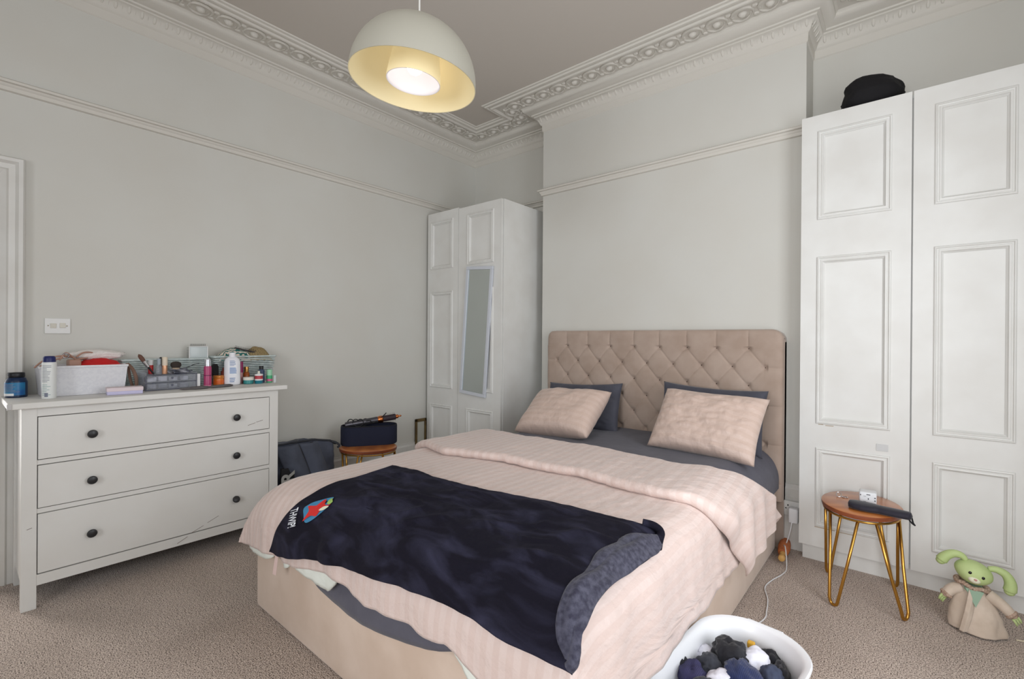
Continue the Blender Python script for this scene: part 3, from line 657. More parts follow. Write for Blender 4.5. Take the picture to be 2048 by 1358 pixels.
m = MB(); m.tube([(ox+RX*.93*math.cos(a), oy+RY*.93*math.sin(a), ZT-.036) for a in [2*PI*k/48 for k in range(48)]], .0055, 8, closed=True); m.build('ring', M_gold, stool, smooth=True)
for (fx, fy) in ((-.107, -.222), (.162, -.152), (-.169, .158), (.117, .209)):
    an = math.atan2((fy-oy)/RY, (fx-ox)/RX); pts = []
    tops = [Vector((ox+RX*.93*math.cos(an+d), oy+RY*.93*math.sin(an+d), ZT-.036)) for d in (-.42, .42)]
    ft = Vector((fx, fy, .0085)); side = (tops[1]-tops[0]).normalized()
    pts = [tops[0], tops[0].lerp(ft-side*.018, .5), ft-side*.021+Vector((0, 0, .03)), ft-side*.014+Vector((0, 0, .008)), ft+Vector((0, 0, .001)), ft+side*.014+Vector((0, 0, .008)), ft+side*.021+Vector((0, 0, .03)), tops[1].lerp(ft+side*.018, .5), tops[1]]
    m = MB(); m.tube(pts[:2]+smooth_pts(pts[2:7], 4)+pts[7:], .0072, 8); m.build('leg', M_gold, stool, smooth=True, angle=180)
s2 = dup(stool); s2.location = (.435, 2.12, 0); s2.rotation_euler = (0, 0, 2.3); s2['label'] = 'wooden-topped stool on gold legs between chest of drawers and corner wardrobe'
# on the front stool
def lump(fn_name, label, cat, m, mt, **k): return tag(m.build(fn_name, mt, None, **k), label, cat)
ad = empty('travel_adapter', (3.462, 3.055, ZT), 'white cube travel plug adapter with pictograms on the wooden stool', 'plug adapter', rz=.05)
M_wp = mat('white_plastic', srgb(228, 229, 232), .3)
m = MB(); m.rbox(-.036, .036, -.035, .035, 0, .066, .007); m.build('body', M_wp, ad, smooth=True)
M_mark = mat('mark_grey', srgb(70, 70, 74), .6)
for n_, (x0, x1, z0, z1) in {'pin_mark': (-.032, -.028, .047, .053), 'slot_mark': (-.006, .010, .053, .057), 'usb_symbol': (.0, .004, .030, .038), 'line_mark': (-.018, -.008, .045, .0465), 'slot_mark2': (-.006, .010, .010, .014), 'hole_mark': (.026, .032, .040, .045), 'hole_mark2': (.026, .032, .026, .031), 'pin_mark2': (-.032, -.028, .012, .017), 'line_mark2': (-.018, -.008, .018, .0195)}.items():
    m = MB(); m.box(x0, x1, -.0356, -.034, z0, z1); m.build(n_.rstrip('2'), M_mark, ad)
m = MB(); m.rbox(-.0368, -.033, -.026, .026, .010, .055, .002); m.build('side_plate', mat('adapter_grey', srgb(196, 192, 186), .4), ad)
m = MB()
def strp(u, v):   # slim black case, narrowing to a waist
    t = u; x = -.115+.235*t; wd = lerp_tab([(0, .0), (.03, .028), (.12, .044), (.25, .050), (.40, .044), (.5, .032), (.6, .034), (.8, .033), (.95, .026), (1, .0)], t); return x, wd
sec = []; NS = 40
for i in range(NS+1):
    x, wd = strp(i/NS, 0); th = .017*min(1, wd/.014)
    for k in range(12): a = 2*PI*k/12; sec.append(Vector((x*1.08, 1.15*wd*math.copysign(abs(math.cos(a))**.7, math.cos(a)), .0175+th*math.copysign(abs(math.sin(a))**.8, math.sin(a)))))
m.add([Tm(3.510, 2.925, ZT, 0, .0, -.12) @ p for p in sec], [(i*12+k, i*12+(k+1) % 12, (i+1)*12+(k+1) % 12, (i+1)*12+k) for i in range(NS) for k in range(12)])
cse = tag(m.build('sunglasses_case', mat('soft_black_case', srgb(36, 34, 46), .75, sheen=.2), None, smooth=True, angle=180), 'slim soft black case lying on the wooden stool', 'case')
m = MB(); m.tube(smooth_pts([(3.615, 2.925, ZT+.014), (3.632, 2.935, ZT+.010), (3.640, 2.918, ZT-.014), (3.646, 2.905, ZT-.020), (3.634, 2.895, ZT-.008), (3.62, 2.905, ZT+.010)], 6), .0035, 6); m.build('wrist_loop', mat('black_cord', srgb(20, 20, 24), .7), cse, smooth=True)
rg = empty('silver_ring', (3.335, 3.085, ZT), 'pair of small silver rings near the left rim of the wooden stool', 'ring')
M_sil = mat('silver', srgb(215, 215, 218), .18, metal=1)
m = MB(); m.tube([(.011*math.cos(a), .011*math.sin(a)*.5-.0, .0125+.011*math.sin(a)) for a in [2*PI*k/20 for k in range(20)]], .0018, 6, closed=True); m.build('band', M_sil, rg, smooth=True)
m = MB(); m.tube([(.026+.012*math.cos(a), .006+.012*math.sin(a), .0025) for a in [2*PI*k/20 for k in range(20)]], .0022, 6, closed=True); m.build('band', M_sil, rg, smooth=True)
m = MB(); m.ell((-.004, 0, .024), .004, .004, .003, 8, 6); m.build('stone', mat('stone', (1, 1, 1, 1), .05, metal=.6), rg)
# ================================================================== LAUNDRY BASKET
lb = empty('laundry_basket', (3.203, 1.555, 0), 'white plastic laundry basket full of dark clothes by the foot of the bed', 'laundry basket', rz=-.10)
def rr(hx, hy, r, n=8):
    out = []
    for cx_, cy_, a0 in ((hx-r, hy-r, 0), (-hx+r, hy-r, PI/2), (-hx+r, -hy+r, PI), (hx-r, -hy+r, 1.5*PI)):
        for k in range(n+1): a = a0+PI/2*k/n; out.append((cx_+r*math.cos(a), cy_+r*math.sin(a)))
    return out
def loft(m, rings, closed_ends=(True, False)):
    n = len(rings[0]); vs = [p for r in rings for p in r]; fs = [(i*n+k, i*n+(k+1) % n, (i+1)*n+(k+1) % n, (i+1)*n+k) for i in range(len(rings)-1) for k in range(n)]
    if closed_ends[0]: fs.append(tuple(range(n-1, -1, -1)))
    if closed_ends[1]: fs.append(tuple((len(rings)-1)*n+k for k in range(n)))
    m.add(vs, fs)
HXB, HYB = .166, .300
prof = [(-.045, .0, .12), (-.04, .004, .12), (-.012, .235, .145), (-.004, .268, .15), (.012, .274, .155), (.014, .284, .155), (.010, .290, .155), (-.002, .288, .15), (-.010, .280, .148), (-.018, .235, .14), (-.047, .012, .115)]
m = MB(); loft(m, [[(x, y, z) for x, y in rr(HXB+d, HYB+d, r_, 10)] for d, z, r_ in prof], (True, True)); m.build('tub', M_wp, lb, smooth=True, angle=50)
m = MB(); m.tube([(x, y, .205) for x, y in rr(HXB-.018, HYB-.018, .14, 10)], .003, 6, closed=True); m.build('inner_rib', M_wp, lb, smooth=True)
for yy in (HYB+.006,): 
    m = MB(); m.rbox(-.06, .06, yy, yy+.012, .262, .288, .004); m.build('handle', M_wp, lb)
def cloth(label, cat, x, y, z, sx, sy, sz, mt, seed, rz=0, grp=None, name='garment', wr=.16, fr=2.3):
    b = bmesh.new(); bmesh.ops.create_icosphere(b, subdivisions=4, radius=1); T = Tm(x, y, z, 0, 0, rz)
    for v in b.verts:
        p = v.co.copy(); n1 = fbm(p.x*fr*.6+seed, p.y*fr*.6, p.z*fr*.6, 2); n2 = abs(fbm(p.x*fr+seed, p.y*fr*1.7, p.z*fr, 3)); f = 1+wr*1.3*n1-wr*1.6*n2
        v.co = Vector((p.x*sx*f, p.y*sy*f, p.z*sz*f))
    m = MB(); m.bm(b, T); o = m.build(name, mt, None, smooth=True, angle=180); return tag(o, label, cat, grp)
M_blkc = mat('black_jersey', srgb(30, 30, 36), .9, sheen=.2, bump=.3, bscale=200); M_navyc = mat('navy_knit', srgb(44, 56, 98), .9, col2=srgb(34, 44, 80), nscale=60, wave='X', detail=1, sheen=.2)
M_whc = mat('white_cotton', srgb(226, 226, 236), .9, bump=.3, bscale=80); M_gryc = mat('dark_grey_cotton', srgb(56, 58, 66), .9, sheen=.15, bump=.3, bscale=120)
M_purc = mat('purple_navy_knit', srgb(58, 56, 92), .9, col2=srgb(48, 46, 78), nscale=70, wave='X', detail=1); M_camo = mat('grey_camouflage', srgb(150, 148, 138), .9, col2=srgb(66, 68, 66), nscale=30, contrast=(.45, .52))
M_slt = mat('slate_knit', srgb(66, 74, 96), .9, bump=.3, bscale=150)
G_L = 'clothes in the laundry basket'
garments = [
 ('dark grey clothes lying deepest in the laundry basket, under all the others', 'clothes', 3.205, 1.55, .115, .150, .255, .085, M_gryc, 1.1, 0),
 ('large black garment ball behind the ribbed navy sock', 'garment', 3.165, 1.700, .235, .062, .075, .060, M_blkc, 2.2, .4),
 ('white cotton top beside the black garment ball', 'garment', 3.232, 1.735, .225, .055, .060, .045, M_whc, 3.3, .2),
 ('ribbed navy knit sock at the front of the laundry basket', 'sock', 3.235, 1.595, .240, .060, .100, .045, M_navyc, 4.4, .5),
 ('black garment against the far rim of the laundry basket', 'garment', 3.262, 1.812, .195, .050, .055, .045, M_blkc, 5.5, 0),
 ('black garment curled along the right wall of the laundry basket', 'garment', 3.300, 1.740, .190, .038, .090, .055, M_blkc, 6.6, 0),
 ('slate blue knit garment right of the ribbed navy sock', 'garment', 3.295, 1.675, .225, .040, .070, .042, M_slt, 7.7, .3),
 ('small white sock near the left wall of the laundry basket', 'sock', 3.100, 1.690, .215, .040, .050, .024, M_whc, 8.8, .6),
 ('white crumpled cloth at the back left inside the laundry basket', 'cloth', 3.110, 1.785, .175, .045, .040, .035, M_whc, 9.9, .1),
 ('thin black strap of fabric behind the white sock', 'garment', 3.070, 1.740, .185, .042, .030, .026, M_blkc, 10.1, -.3),
 ('round dark grey sock ball in the middle of the laundry basket', 'sock', 3.125, 1.632, .215, .050, .052, .045, M_gryc, 11.2, 0),
 ('purple-navy ribbed sock at the left of the laundry basket', 'sock', 3.098, 1.545, .215, .048, .075, .045, M_purc, 12.3, .5),
 ('black sock standing against the left wall of the laundry basket', 'sock', 3.052, 1.575, .200, .024, .045, .050, M_blkc, 13.4, .2),
 ('white folded cotton sock between the purple and the navy socks', 'sock', 3.178, 1.560, .228, .046, .070, .038, M_whc, 14.5, -.3),
 ('dark grey sock nearest the camera in the laundry basket', 'sock', 3.160, 1.480, .235, .055, .045, .040, M_gryc, 15.6, 0),
 ('grey camouflage cloth deep between the sock balls', 'cloth', 3.135, 1.715, .165, .040, .045, .030, M_camo, 16.7, 0)]
for g in garments:
    cloth(g[0], g[1], g[2]-.0, g[3]-.01, g[4], g[5], g[6], g[7], g[8], g[9], g[10], G_L if 0 else None, name='sock' if g[1] == 'sock' else 'garment')
m = MB(); m.rbox(-.012, .012, -.010, .010, 0, .022, .005); o = m.build('mustard_tag', mat('mustard', srgb(206, 158, 48), .6), None); o.location = (3.205, 1.800, .228); tag(o, 'tiny mustard yellow tab among the black clothes in the basket', 'tab')
# ================================================================== SOCKET, PLUG, CABLE, MASSAGE ROLLER
so = empty('wall_socket', (3.085, 3.381, .255), 'white double wall socket on the skirting beside the headboard', 'socket')
m = MB(); m.rbox(-.064, .082, -.010, 0, -.045, .045, .002); m.build('plate', M_sw, so)
for x in (-.038, .055):
    for dx, dz, w2, h2 in ((0, .018, .003, .005), (-.011, -.002, .0045, .0025), (.011, -.002, .0045, .0025)):
        m = MB(); m.box(x+dx-w2, x+dx+w2, -.0108, -.009, dz-h2, dz+h2); m.build('pin_hole', M_dark, so)
pg = empty('plug', (3.082, 3.368, .222), 'white plug with a cable in the socket beside the headboard', 'plug')
m = MB(); m.rbox(-.024, .028, -.055, .0, -.040, .050, .008); m.build('body', M_wp, pg, smooth=True)
cabp = [(3.078, 3.315, .19), (3.070, 3.30, .13), (3.050, 3.29, .05), (3.035, 3.30, .012), (3.022, 3.31, .005), (3.062, 3.20, .078), (3.092, 3.08, .006), (3.091, 2.98, .004), (3.060, 2.86, .004), (3.049, 2.754, .004), (3.085, 2.64, .004), (3.105, 2.52, .004), (3.110, 2.43, .004), (3.06, 2.25, .004), (3.05, 2.10, .004), (3.10, 1.98, .004)]
m = MB(); m.tube(smooth_pts(cabp, 8), .0032, 6)
tag(m.build('charging_cable', M_wp, None, smooth=True, angle=180), 'thin white charging cable trailing over the carpet from the plug', 'cable')
ro = empty('massage_roller', (3.062, 3.10, .036), 'wooden ribbed massage roller lying on the carpet beside the bed', 'massage roller')
M_cork = mat('roller_wood', srgb(186, 108, 56), .6, col2=srgb(160, 84, 42), nscale=20); M_hand = mat('roller_handle', srgb(206, 160, 92), .5)
Tr = Tm(0, 0, 0, -PI/2, 0, .10)
pr = []
for k in range(13): z0 = .085+k*.0165; e = 1-.25*abs((k-6)/6)**2; pr += [(.022*e, z0), (.033*e, z0+.005), (.033*e, z0+.0105), (.022*e, z0+.0155)]
m = MB(); m.lathe([(.012, .08)]+pr+[(.012, .302)], 24, Tr); m.build('ribbed_barrel', M_cork, ro, smooth=True, angle=30)
m = MB(); m.lathe([(.004, -.002), (.016, .002), (.019, .012), (.018, .026), (.011, .036), (.011, .055), (.015, .066), (.015, .084)], 20, Tr); m.build('handle', M_hand, ro, smooth=True)
m = MB(); m.lathe([(.015, .300), (.011, .312), (.010, .325), (.014, .335), (.010, .346)], 20, Tr); m.build('handle', M_hand, ro, smooth=True)
# ================================================================== SOFT TOY (plain green plush in a tan robe)
toy = empty('soft_toy', (3.850, 2.985, 0), 'green lop-eared plush toy in a fleecy tan robe by the wardrobe', 'soft toy')
M_robe = mat('tan_robe', srgb(206, 190, 174), .9, col2=srgb(194, 177, 160), nscale=14, sheen=.2, bump=.5, bscale=25, bdist=.008)
M_fleece = mat('robe_fleece', srgb(192, 168, 150), .95, col2=srgb(166, 138, 120), nscale=120, bump=1, bscale=160, bdist=.006)
M_plush = mat('green_plush', srgb(184, 200, 140), .6, col2=srgb(172, 190, 128), nscale=10); M_under = mat('teal_body', srgb(140, 164, 142), .7)
M_eye = mat('toy_eye', srgb(12, 10, 12), .08); M_earin = mat('ear_inner', srgb(168, 138, 96), .7)
m = MB()
def robe(u, v):
    a = 2*PI*u; z = .008+.197*v; r = lerp_tab([(0, 1.0), (.1, .99), (.35, .93), (.6, .78), (.8, .60), (.95, .40), (1, .34)], v)
    f = 1+.05*(1-v)*math.sin(4*a+1)+.03*(1-v)*math.sin(7*a+2)+.10*(1-v)*abs(fbm(math.cos(a)*1.6, math.sin(a)*1.6, v*3+4, 2)); sh = .018*v
    return Vector((.090*r*f*math.cos(a)+.01-sh, .070*r*f*math.sin(a)-.010*(1-v), z))
m.grid(robe, 72, 40); m.build('robe', M_robe, toy, smooth=True, angle=180, solid=.003)
m = MB(); m.lathe([(.058, .02), (.056, .10), (.044, .165), (.030, .205)], 24, Tm(-.004, -.004, 0), sx=1.05, sy=.9); m.build('body', M_under, toy, smooth=True)
# V opening with a teal chest showing and an overlapping front panel
m = MB(); m.add([(-.030, -.050, .198), (.030, -.050, .194), (.002, -.077, .130)], [(0, 1, 2)]); m.build('chest', M_under, toy, solid=.004)
m = MB(); m.grid(lambda u, v: Vector((-.052+.034*v*(1-u)+(.028+.026*v)*u*1.0-.0*v, -.077-.010*(1-abs(2*u-1))-.002+.027*max(0, (1-v))*0+.050*(v-.55)*(v > .55)*1.0, .012+.185*v*(1-.35*u*(v > .0)))), 10, 30); m.build('front_panel', M_robe, toy, smooth=True, angle=180, solid=.003)
def arm(sx, pts, rad, name='sleeve'):
    m = MB(); m.tube(smooth_pts(pts, 5), [r for r in [rad[0]+(rad[1]-rad[0])*i/(5*(len(pts)-1)) for i in range(5*(len(pts)-1)+1)]], 12); s_ = m.build(name, M_robe, toy, smooth=True, angle=180)
    e = Vector(pts[-1]); d = (Vector(pts[-1])-Vector(pts[-2])).normalized()
    m = MB()
    for k in range(16):
        a = 2*PI*k/16; o1 = d.orthogonal().normalized(); o2 = d.cross(o1); q = e+(o1*math.cos(a)+o2*math.sin(a))*rad[1]*.8; m.ell(q, .0085, .0085, .0085, 6, 5)
    m.ell(e, rad[1], rad[1], rad[1]*.8, 10, 8)
    m.build('cuff', M_fleece, s_, smooth=True, angle=180)
    m = MB(); h = e+d*.012; m.ell(h, .011, .011, .013, 10, 8)
    for k, off in enumerate((-.011, 0, .011)):
        o1 = d.orthogonal().normalized(); b_ = h+o1*off; m.tube([b_, b_+d*.012+Vector((0, 0, -.003)), b_+d*.020+Vector((0, 0, -.010))], [.0055, .005, .0035], 6)
    m.build('paw', M_plush, s_, smooth=True, angle=180)
arm(-1, [(-.040, -.010, .180), (-.072, -.018, .165), (-.092, -.026, .140)], (.026, .020))
arm(1, [(.045, -.005, .175), (.085, -.015, .150), (.118, -.020, .118)], (.026, .020))
m = MB()
for k in range(34):
    a = 2*PI*k/34; m.ell((-.006+.050*math.cos(a), -.002+.042*math.sin(a), .203-.010*math.cos(a)+.004*math.sin(5*a)), .013, .012, .009, 6, 5)
m.build('collar', M_fleece, toy, smooth=True, angle=180)
HT = Tm(-.002, -.012, .262, 0, .30, .10)
m = MB(); b = bmesh.new(); bmesh.ops.create_icosphere(b, subdivisions=4, radius=1)
for v in b.verts:
    p = v.co; f = 1-.18*max(0, -p.z)**1.5*abs(p.x); v.co = Vector((p.x*.066*f, p.y*.056*(1+.10*max(0, -p.z)), p.z*.050))
m.bm(b, HT); head_ = m.build('head', M_plush, toy, smooth=True, angle=180)
for sx in (-1, 1):
    m = MB(); L_ = .10 if sx < 0 else .125; EC = [(.038, .0, .040), (.062, .0, .052), (.095, .0, .046), (.118, -.002, .018), (.126, -.002, -.016)] if sx > 0 else [(.038, .0, .038), (.058, .0, .050), (.084, .0, .044), (.104, -.002, .020), (.112, -.002, -.008)]
    ep = [HT @ Vector((sx*x, y, z)) for x, y, z in EC]; ep = smooth_pts(ep, 5); n_ = len(ep)-1
    rad = [.010+.013*(i/n_)**.8 for i in range(n_+1)]; rad[-1] *= .8
    m.tube(ep, rad, 12); m.ell(ep[-1], rad[-1]*1.02, rad[-1]*1.0, rad[-1]*.95, 12, 8); er = m.build('ear', M_plush, toy, smooth=True, angle=180)
    m = MB(); m.ell((sx*.022, -.052, .006), .0062, .004, .0065, 14, 8, HT); m.build('eye', M_eye, toy, smooth=True, angle=180)
M_muz = mat('toy_muzzle', srgb(222, 220, 196), .8)
m = MB(); m.ell((0, -.046, -.018), .022, .018, .015, 16, 10, HT); m.build('muzzle', M_muz, toy, smooth=True)
m = MB(); m.ell((0, -.064, -.012), .006, .004, .0042, 10, 8, HT); m.build('nose', mat('toy_nose', srgb(196, 140, 134), .6), toy, smooth=True)
m = MB(); m.tube([(3.985, 2.99, .004), (4.02, 3.0, .004), (4.06, 2.99, .004), (4.12, 2.95, .004)], .003, 6); tag(m.build('loose_cord', mat('cream_cord', srgb(216, 204, 180), .8), None), 'short cream cord on the carpet at the right, beside the plush toy', 'cord')
# ================================================================== BLACK SACK ON WARDROBE
b = bmesh.new(); bmesh.ops.create_icosphere(b, subdivisions=4, radius=1)
for v in b.verts:
    p = v.co.copy(); x = p.x; tap = 1-.50*max(0, x); n = fbm(p.x*1.5, p.y*1.5, p.z*1.5+3, 3); c = abs(fbm(p.x*3, p.y*3, p.z*3+8, 3))
    s_ = (1+.10*n-.10*c); sq = (abs(p.x)**.55)*math.copysign(1, p.x)
    v.co = Vector((sq*.150*s_, p.y*.100*tap*s_*1.25, p.z*.105*tap*s_*1.15))
zmin = min(v.co.z for v in b.verts)
for v in b.verts: v.co.z = max(v.co.z, zmin*.80)
m = MB(); m.bm(b, Tm(0, 0, -zmin*.80, 0, 0, .25)); sk = m.build('stuff_sack', mat('black_nylon', srgb(14, 13, 17), .85, bump=.3, bscale=60, bdist=.004), None, smooth=True, angle=180)
sk.location = (3.452, 3.43, 2.617); tag(sk, 'black drawstring stuff sack lying on top of the tall wardrobe', 'bag')
m = MB(); m.tube(smooth_pts([(-.14, -.05, .05), (-.155, -.06, .02), (-.15, -.075, .004), (-.12, -.09, .004)], 5), .004, 6); m.build('drawstring', mat('white_cord', srgb(220, 220, 220), .7), sk, smooth=True)
# ================================================================== DUFFEL BAG AND TOTE BESIDE THE CHEST OF DRAWERS
M_duf = mat('grey_canvas', srgb(84, 90, 106), .85, col2=srgb(70, 74, 86), nscale=5, sheen=.15, bump=.5, bscale=12, bdist=.02); M_dufb = mat('dark_canvas', srgb(48, 50, 56), .85, col2=srgb(56, 58, 64), nscale=8)
dfl = empty('holdall_bag', (.20, 1.65, 0), 'grey canvas holdall bag slumped between chest of drawers and stool', 'bag')
def slab(fn, nu=30, nv=30, **k): m = MB(); m.grid(fn, nu, nv); return m
def dbody(u, v):
    a = 2*PI*u; y = .255*math.copysign(abs(math.sin(a))**.6, math.sin(a)); x = .13*math.copysign(abs(math.cos(a))**.7, math.cos(a)); z = .01+.535*v
    k = 1-.55*max(0, v-.62)/.38*(abs(x)/.13) if v > .62 else 1
    fo = .018*math.sin(16*y+3*v)*(1-v*.4)+.02*fbm(x*6, y*6, v*4)
    return Vector((x*k+fo*(1 if x > 0 else .2), y*(1-.03*v), z-.055*v*max(0, y/.268)**2-.02*v*abs(fbm(y*4, 2, 5))))
m = MB(); m.grid(dbody, 60, 30); m.add([dbody(k/60, 1) for k in range(60)], [tuple(range(60))]); m.build('bag_body', M_duf, dfl, smooth=True, angle=60)
def strapslab(name, y0, y1, y2, y3, mt, par, x0=.150):
    m = MB(); m.grid(lambda u, v: Vector((x0+.022*math.sin(PI*u)+.008*math.sin(3*v)-.05*max(0, v-.75), (y0+(y1-y0)*u)*(1-v)+(y2+(y3-y2)*u)*v, .02+.53*v)), 14, 24); return m.build(name, mt, par, smooth=True, angle=180, solid=.006)
strapslab('side_flap', -.05, .12, -.235, -.075, M_duf, dfl); strapslab('side_flap', .11, .24, -.07, .06, M_duf, dfl, .155)
m = MB(); m.tube([(.06, -.262, .545), (.075, -.1, .552), (.075, .08, .548), (.07, .20, .522), (.05, .255, .485)], .007, 8); m.build('zip', M_dufb, dfl, smooth=True)
m = MB(); m.rbox(.128, .142, .015, .035, .49, .548, .003); m.build('handle_strap', M_dark, dfl)
m = MB(); m.tube(smooth_pts([(.06, .21, .515), (.075, .245, .50), (.085, .27, .475), (.07, .262, .46)], 5), .008, 8); m.build('buckle', M_dufb, dfl, smooth=True)
tt = empty('tote_bag', (.415, 1.465, 0), 'black tote bag with pale AR lettering between chest of drawers and bed', 'bag')
m = MB()
def tote(u, v):
    a = 2*PI*u; return Vector((.03*math.copysign(abs(math.cos(a))**.5, math.cos(a))*(1-.6*v), .060*math.copysign(abs(math.sin(a))**.5, math.sin(a))*(1-.25*v), .42*v*(1-.10*(math.sin(a) > 0))))
m.grid(tote, 40, 20); m.build('bag_body', mat('black_canvas', srgb(24, 24, 26), .85), tt, smooth=True, angle=60)
vs, fs = text_polys('AR', .12, bold=.004)
TT = Matrix.Translation((.0345, -.006, .32)) @ Matrix(((0, 0, 1, 0), (0, -1, 0, 0), (1, 0, 0, 0), (0, 0, 0, 1)))
m = MB(); m.add([(.026-.04*(TT @ Vector((v.x, v.y, 0))).z+.0225, (TT @ Vector((v.x, v.y, 0))).y, (TT @ Vector((v.x, v.y, 0))).z) for v in vs], fs); m.build('lettering', mat('pale_print', srgb(150, 150, 146), .8), tt)
# ================================================================== TRAY WITH HAIR STYLER ON THE FAR STOOL
tr = empty('storage_caddy', (.338, 2.145, ZT), 'navy rounded caddy holding hair styling tools, on the far stool', 'caddy', rz=math.atan2(.83, .56))
M_nav = mat('navy_fabric', srgb(28, 32, 52), .9, bump=.3, bscale=300)
st = rr(.215, .088, .085, 10)
m = MB(); loft(m, [[(x*k, y*k, z) for x, y in st] for k, z in ((.97, 0), (.995, .006), (1, .012), (1, .140), (.99, .147), (.955, .147), (.95, .132), (.94, .012))], (True, True)); m.build('case', M_nav, tr, smooth=True, angle=50)
m = MB(); m.tube([(x*.975, y*.975, .148) for x, y in st], .004, 6, closed=True); m.build('rim', mat('navy_rim', srgb(14, 16, 26), .6), tr, smooth=True)
hs = empty('hot_air_brush', (.335, 2.14, ZT+.170), 'grey and copper round hot-air brush resting across the navy caddy', 'hair styler', rz=math.atan2(.83, .56))
M_gun = mat('gunmetal', srgb(88, 86, 92), .35, metal=.7); M_cop = mat('copper', srgb(196, 116, 66), .3, metal=1)
Th = Tm(-.175, .0, -.018, 0, math.radians(90-8), 0) @ Matrix.Diagonal((1.25, 1.25, 1.0, 1))
m = MB(); m.lathe([(.017, 0), (.0195, .01), (.0195, .20), (.021, .24), (.019, .25)], 20, Th); m.build('handle', M_gun, hs, smooth=True)
m = MB(); m.lathe([(.019, .25), (.022, .26), (.022, .285), (.018, .29)], 20, Th); m.build('collar', M_cop, hs, smooth=True)
m = MB(); m.lathe([(.018, .29), (.019, .295), (.019, .385), (.015, .39)], 20, Th); br = m.build('brush_barrel', mat('brush_dark', srgb(52, 40, 48), .6), hs, smooth=True)
m = MB()
for i in range(9):
    for k in range(12): a = 2*PI*(k+.5*(i % 2))/12; m.tube([Th @ Vector((.018*math.cos(a), .018*math.sin(a), .30+.010*i)), Th @ Vector((.029*math.cos(a), .029*math.sin(a), .30+.010*i))], .0009, 4)
tag(m.build('bristles', mat('bristle', srgb(60, 44, 52), .6), br), None, kind='stuff')
m = MB(); m.lathe([(.012, .39), (.013, .405), (.006, .412), (.005, .43), (.002, .434)], 16, Th); m.build('tip', M_cop, hs, smooth=True)
ccord = mat('black_rubber', srgb(26, 26, 28), .6)
def curl(name, label, base, pts, r=.004):
    m = MB(); m.tube(smooth_pts(pts, 6), r, 6); o = m.build(name, ccord, None, smooth=True, angle=180); o.location = base; o.rotation_euler = (0, 0, math.atan2(.83, .56)); return tag(o, label, 'cord')
pts = [(-.19, .03, -.02)]
for k in range(40): t = k/39; pts.append((-.15+.13*t+.030*math.cos(t*22), -.012+.012*math.sin(t*9), .002+.028*math.sin(t*22)))
pts += [(.0, -.03, .02), (.03, -.03, .0), (.06, -.02, .02), (.10, -.02, .045), (.13, -.025, .075)]
curl('power_cord', 'black power cord coiled over the navy caddy', (.338, 2.145, ZT+.168), pts)
tl = empty('styler_attachment', (.338, 2.145, ZT+.07), 'black styler attachments standing inside the navy caddy', 'hair styler attachment', rz=math.atan2(.83, .56))
for x, y in ((-.15, 0.0), (-.06, .02), (.05, .01), (.13, .0)): m = MB(); m.lathe([(.024, -.055), (.026, .03), (.020, .05), (.01, .055)], 16, Tm(x, y, 0)); m.build('barrel', mat('attach', srgb(40, 38, 42), .4), tl, smooth=True)
m = MB(); m.ell((.035, -.055, .062), .010, .008, .007, 8, 6); m.build('clip', M_sil, tl, smooth=True)
# ================================================================== PICTURE FRAME
pf = empty('picture_frame', (.018, 2.92, 0), 'empty brass-coloured picture frame standing against the wall behind the stool', 'picture frame')
M_br = mat('aged_gilt', srgb(120, 100, 62), .45, metal=.3, col2=srgb(96, 78, 48), nscale=12)
m = MB()
for a, b_, c_, d_ in ((-.10, -.082+.01, 0, .525), (-.10, .10, .497, .525), (.072, .10, 0, .525), (-.10, .10, 0, .028)): m.rbox(-.008, .012, a*.62, b_*.62, c_, d_, .003)
m.build('frame', M_br, pf)
m = MB(); m.box(-.006, .0, -.05, .05, .02, .50); m.build('backing', mat('mount_board', srgb(190, 190, 180), .8), pf)
# ================================================================== THINGS ON THE CHEST OF DRAWERS
DT = .9855
def thing_at(name, x, y, label, cat, rz=0, grp=None, z=DT): return empty(name, (x, y, z), label, cat, rz, grp)
def P_(par, name, fn, mt, **k): m = MB(); fn(m); return m.build(name, mt, par, **k)
def pm(name, r, g, b, rough=.4, **k): return mat(name, srgb(r, g, b), rough, **k)
def lines(par, name, mt, r, z0, z1, n, a0, a1, h=.0016, seed=1):
    """rows of illegible small print on a cylindrical label facing the room"""
    rnd = random.Random(seed); m = MB()
    for i in range(n):
        z = z1-(z1-z0)*i/max(1, n-1); e = a0+(a1-a0)*(.55+.45*rnd.random()); k = 6
        vs = [(r*math.cos(a0+(e-a0)*j/k), r*math.sin(a0+(e-a0)*j/k), z+s_*h) for j in range(k+1) for s_ in (-1, 1)]
        m.add(vs, [(2*j, 2*j+2, 2*j+3, 2*j+1) for j in range(k)])
    return m.build(name, mt, par)
M_navy = pm('navy_cap', 26, 34, 92); M_blackcap = pm('black_cap', 24, 24, 28); M_wlab = pm('label_white', 232, 232, 232, .6); M_txt = pm('print_blue', 90, 120, 170, .6); M_txg = pm('print_grey', 120, 125, 140, .6)
SM = dict(smooth=True, angle=40)
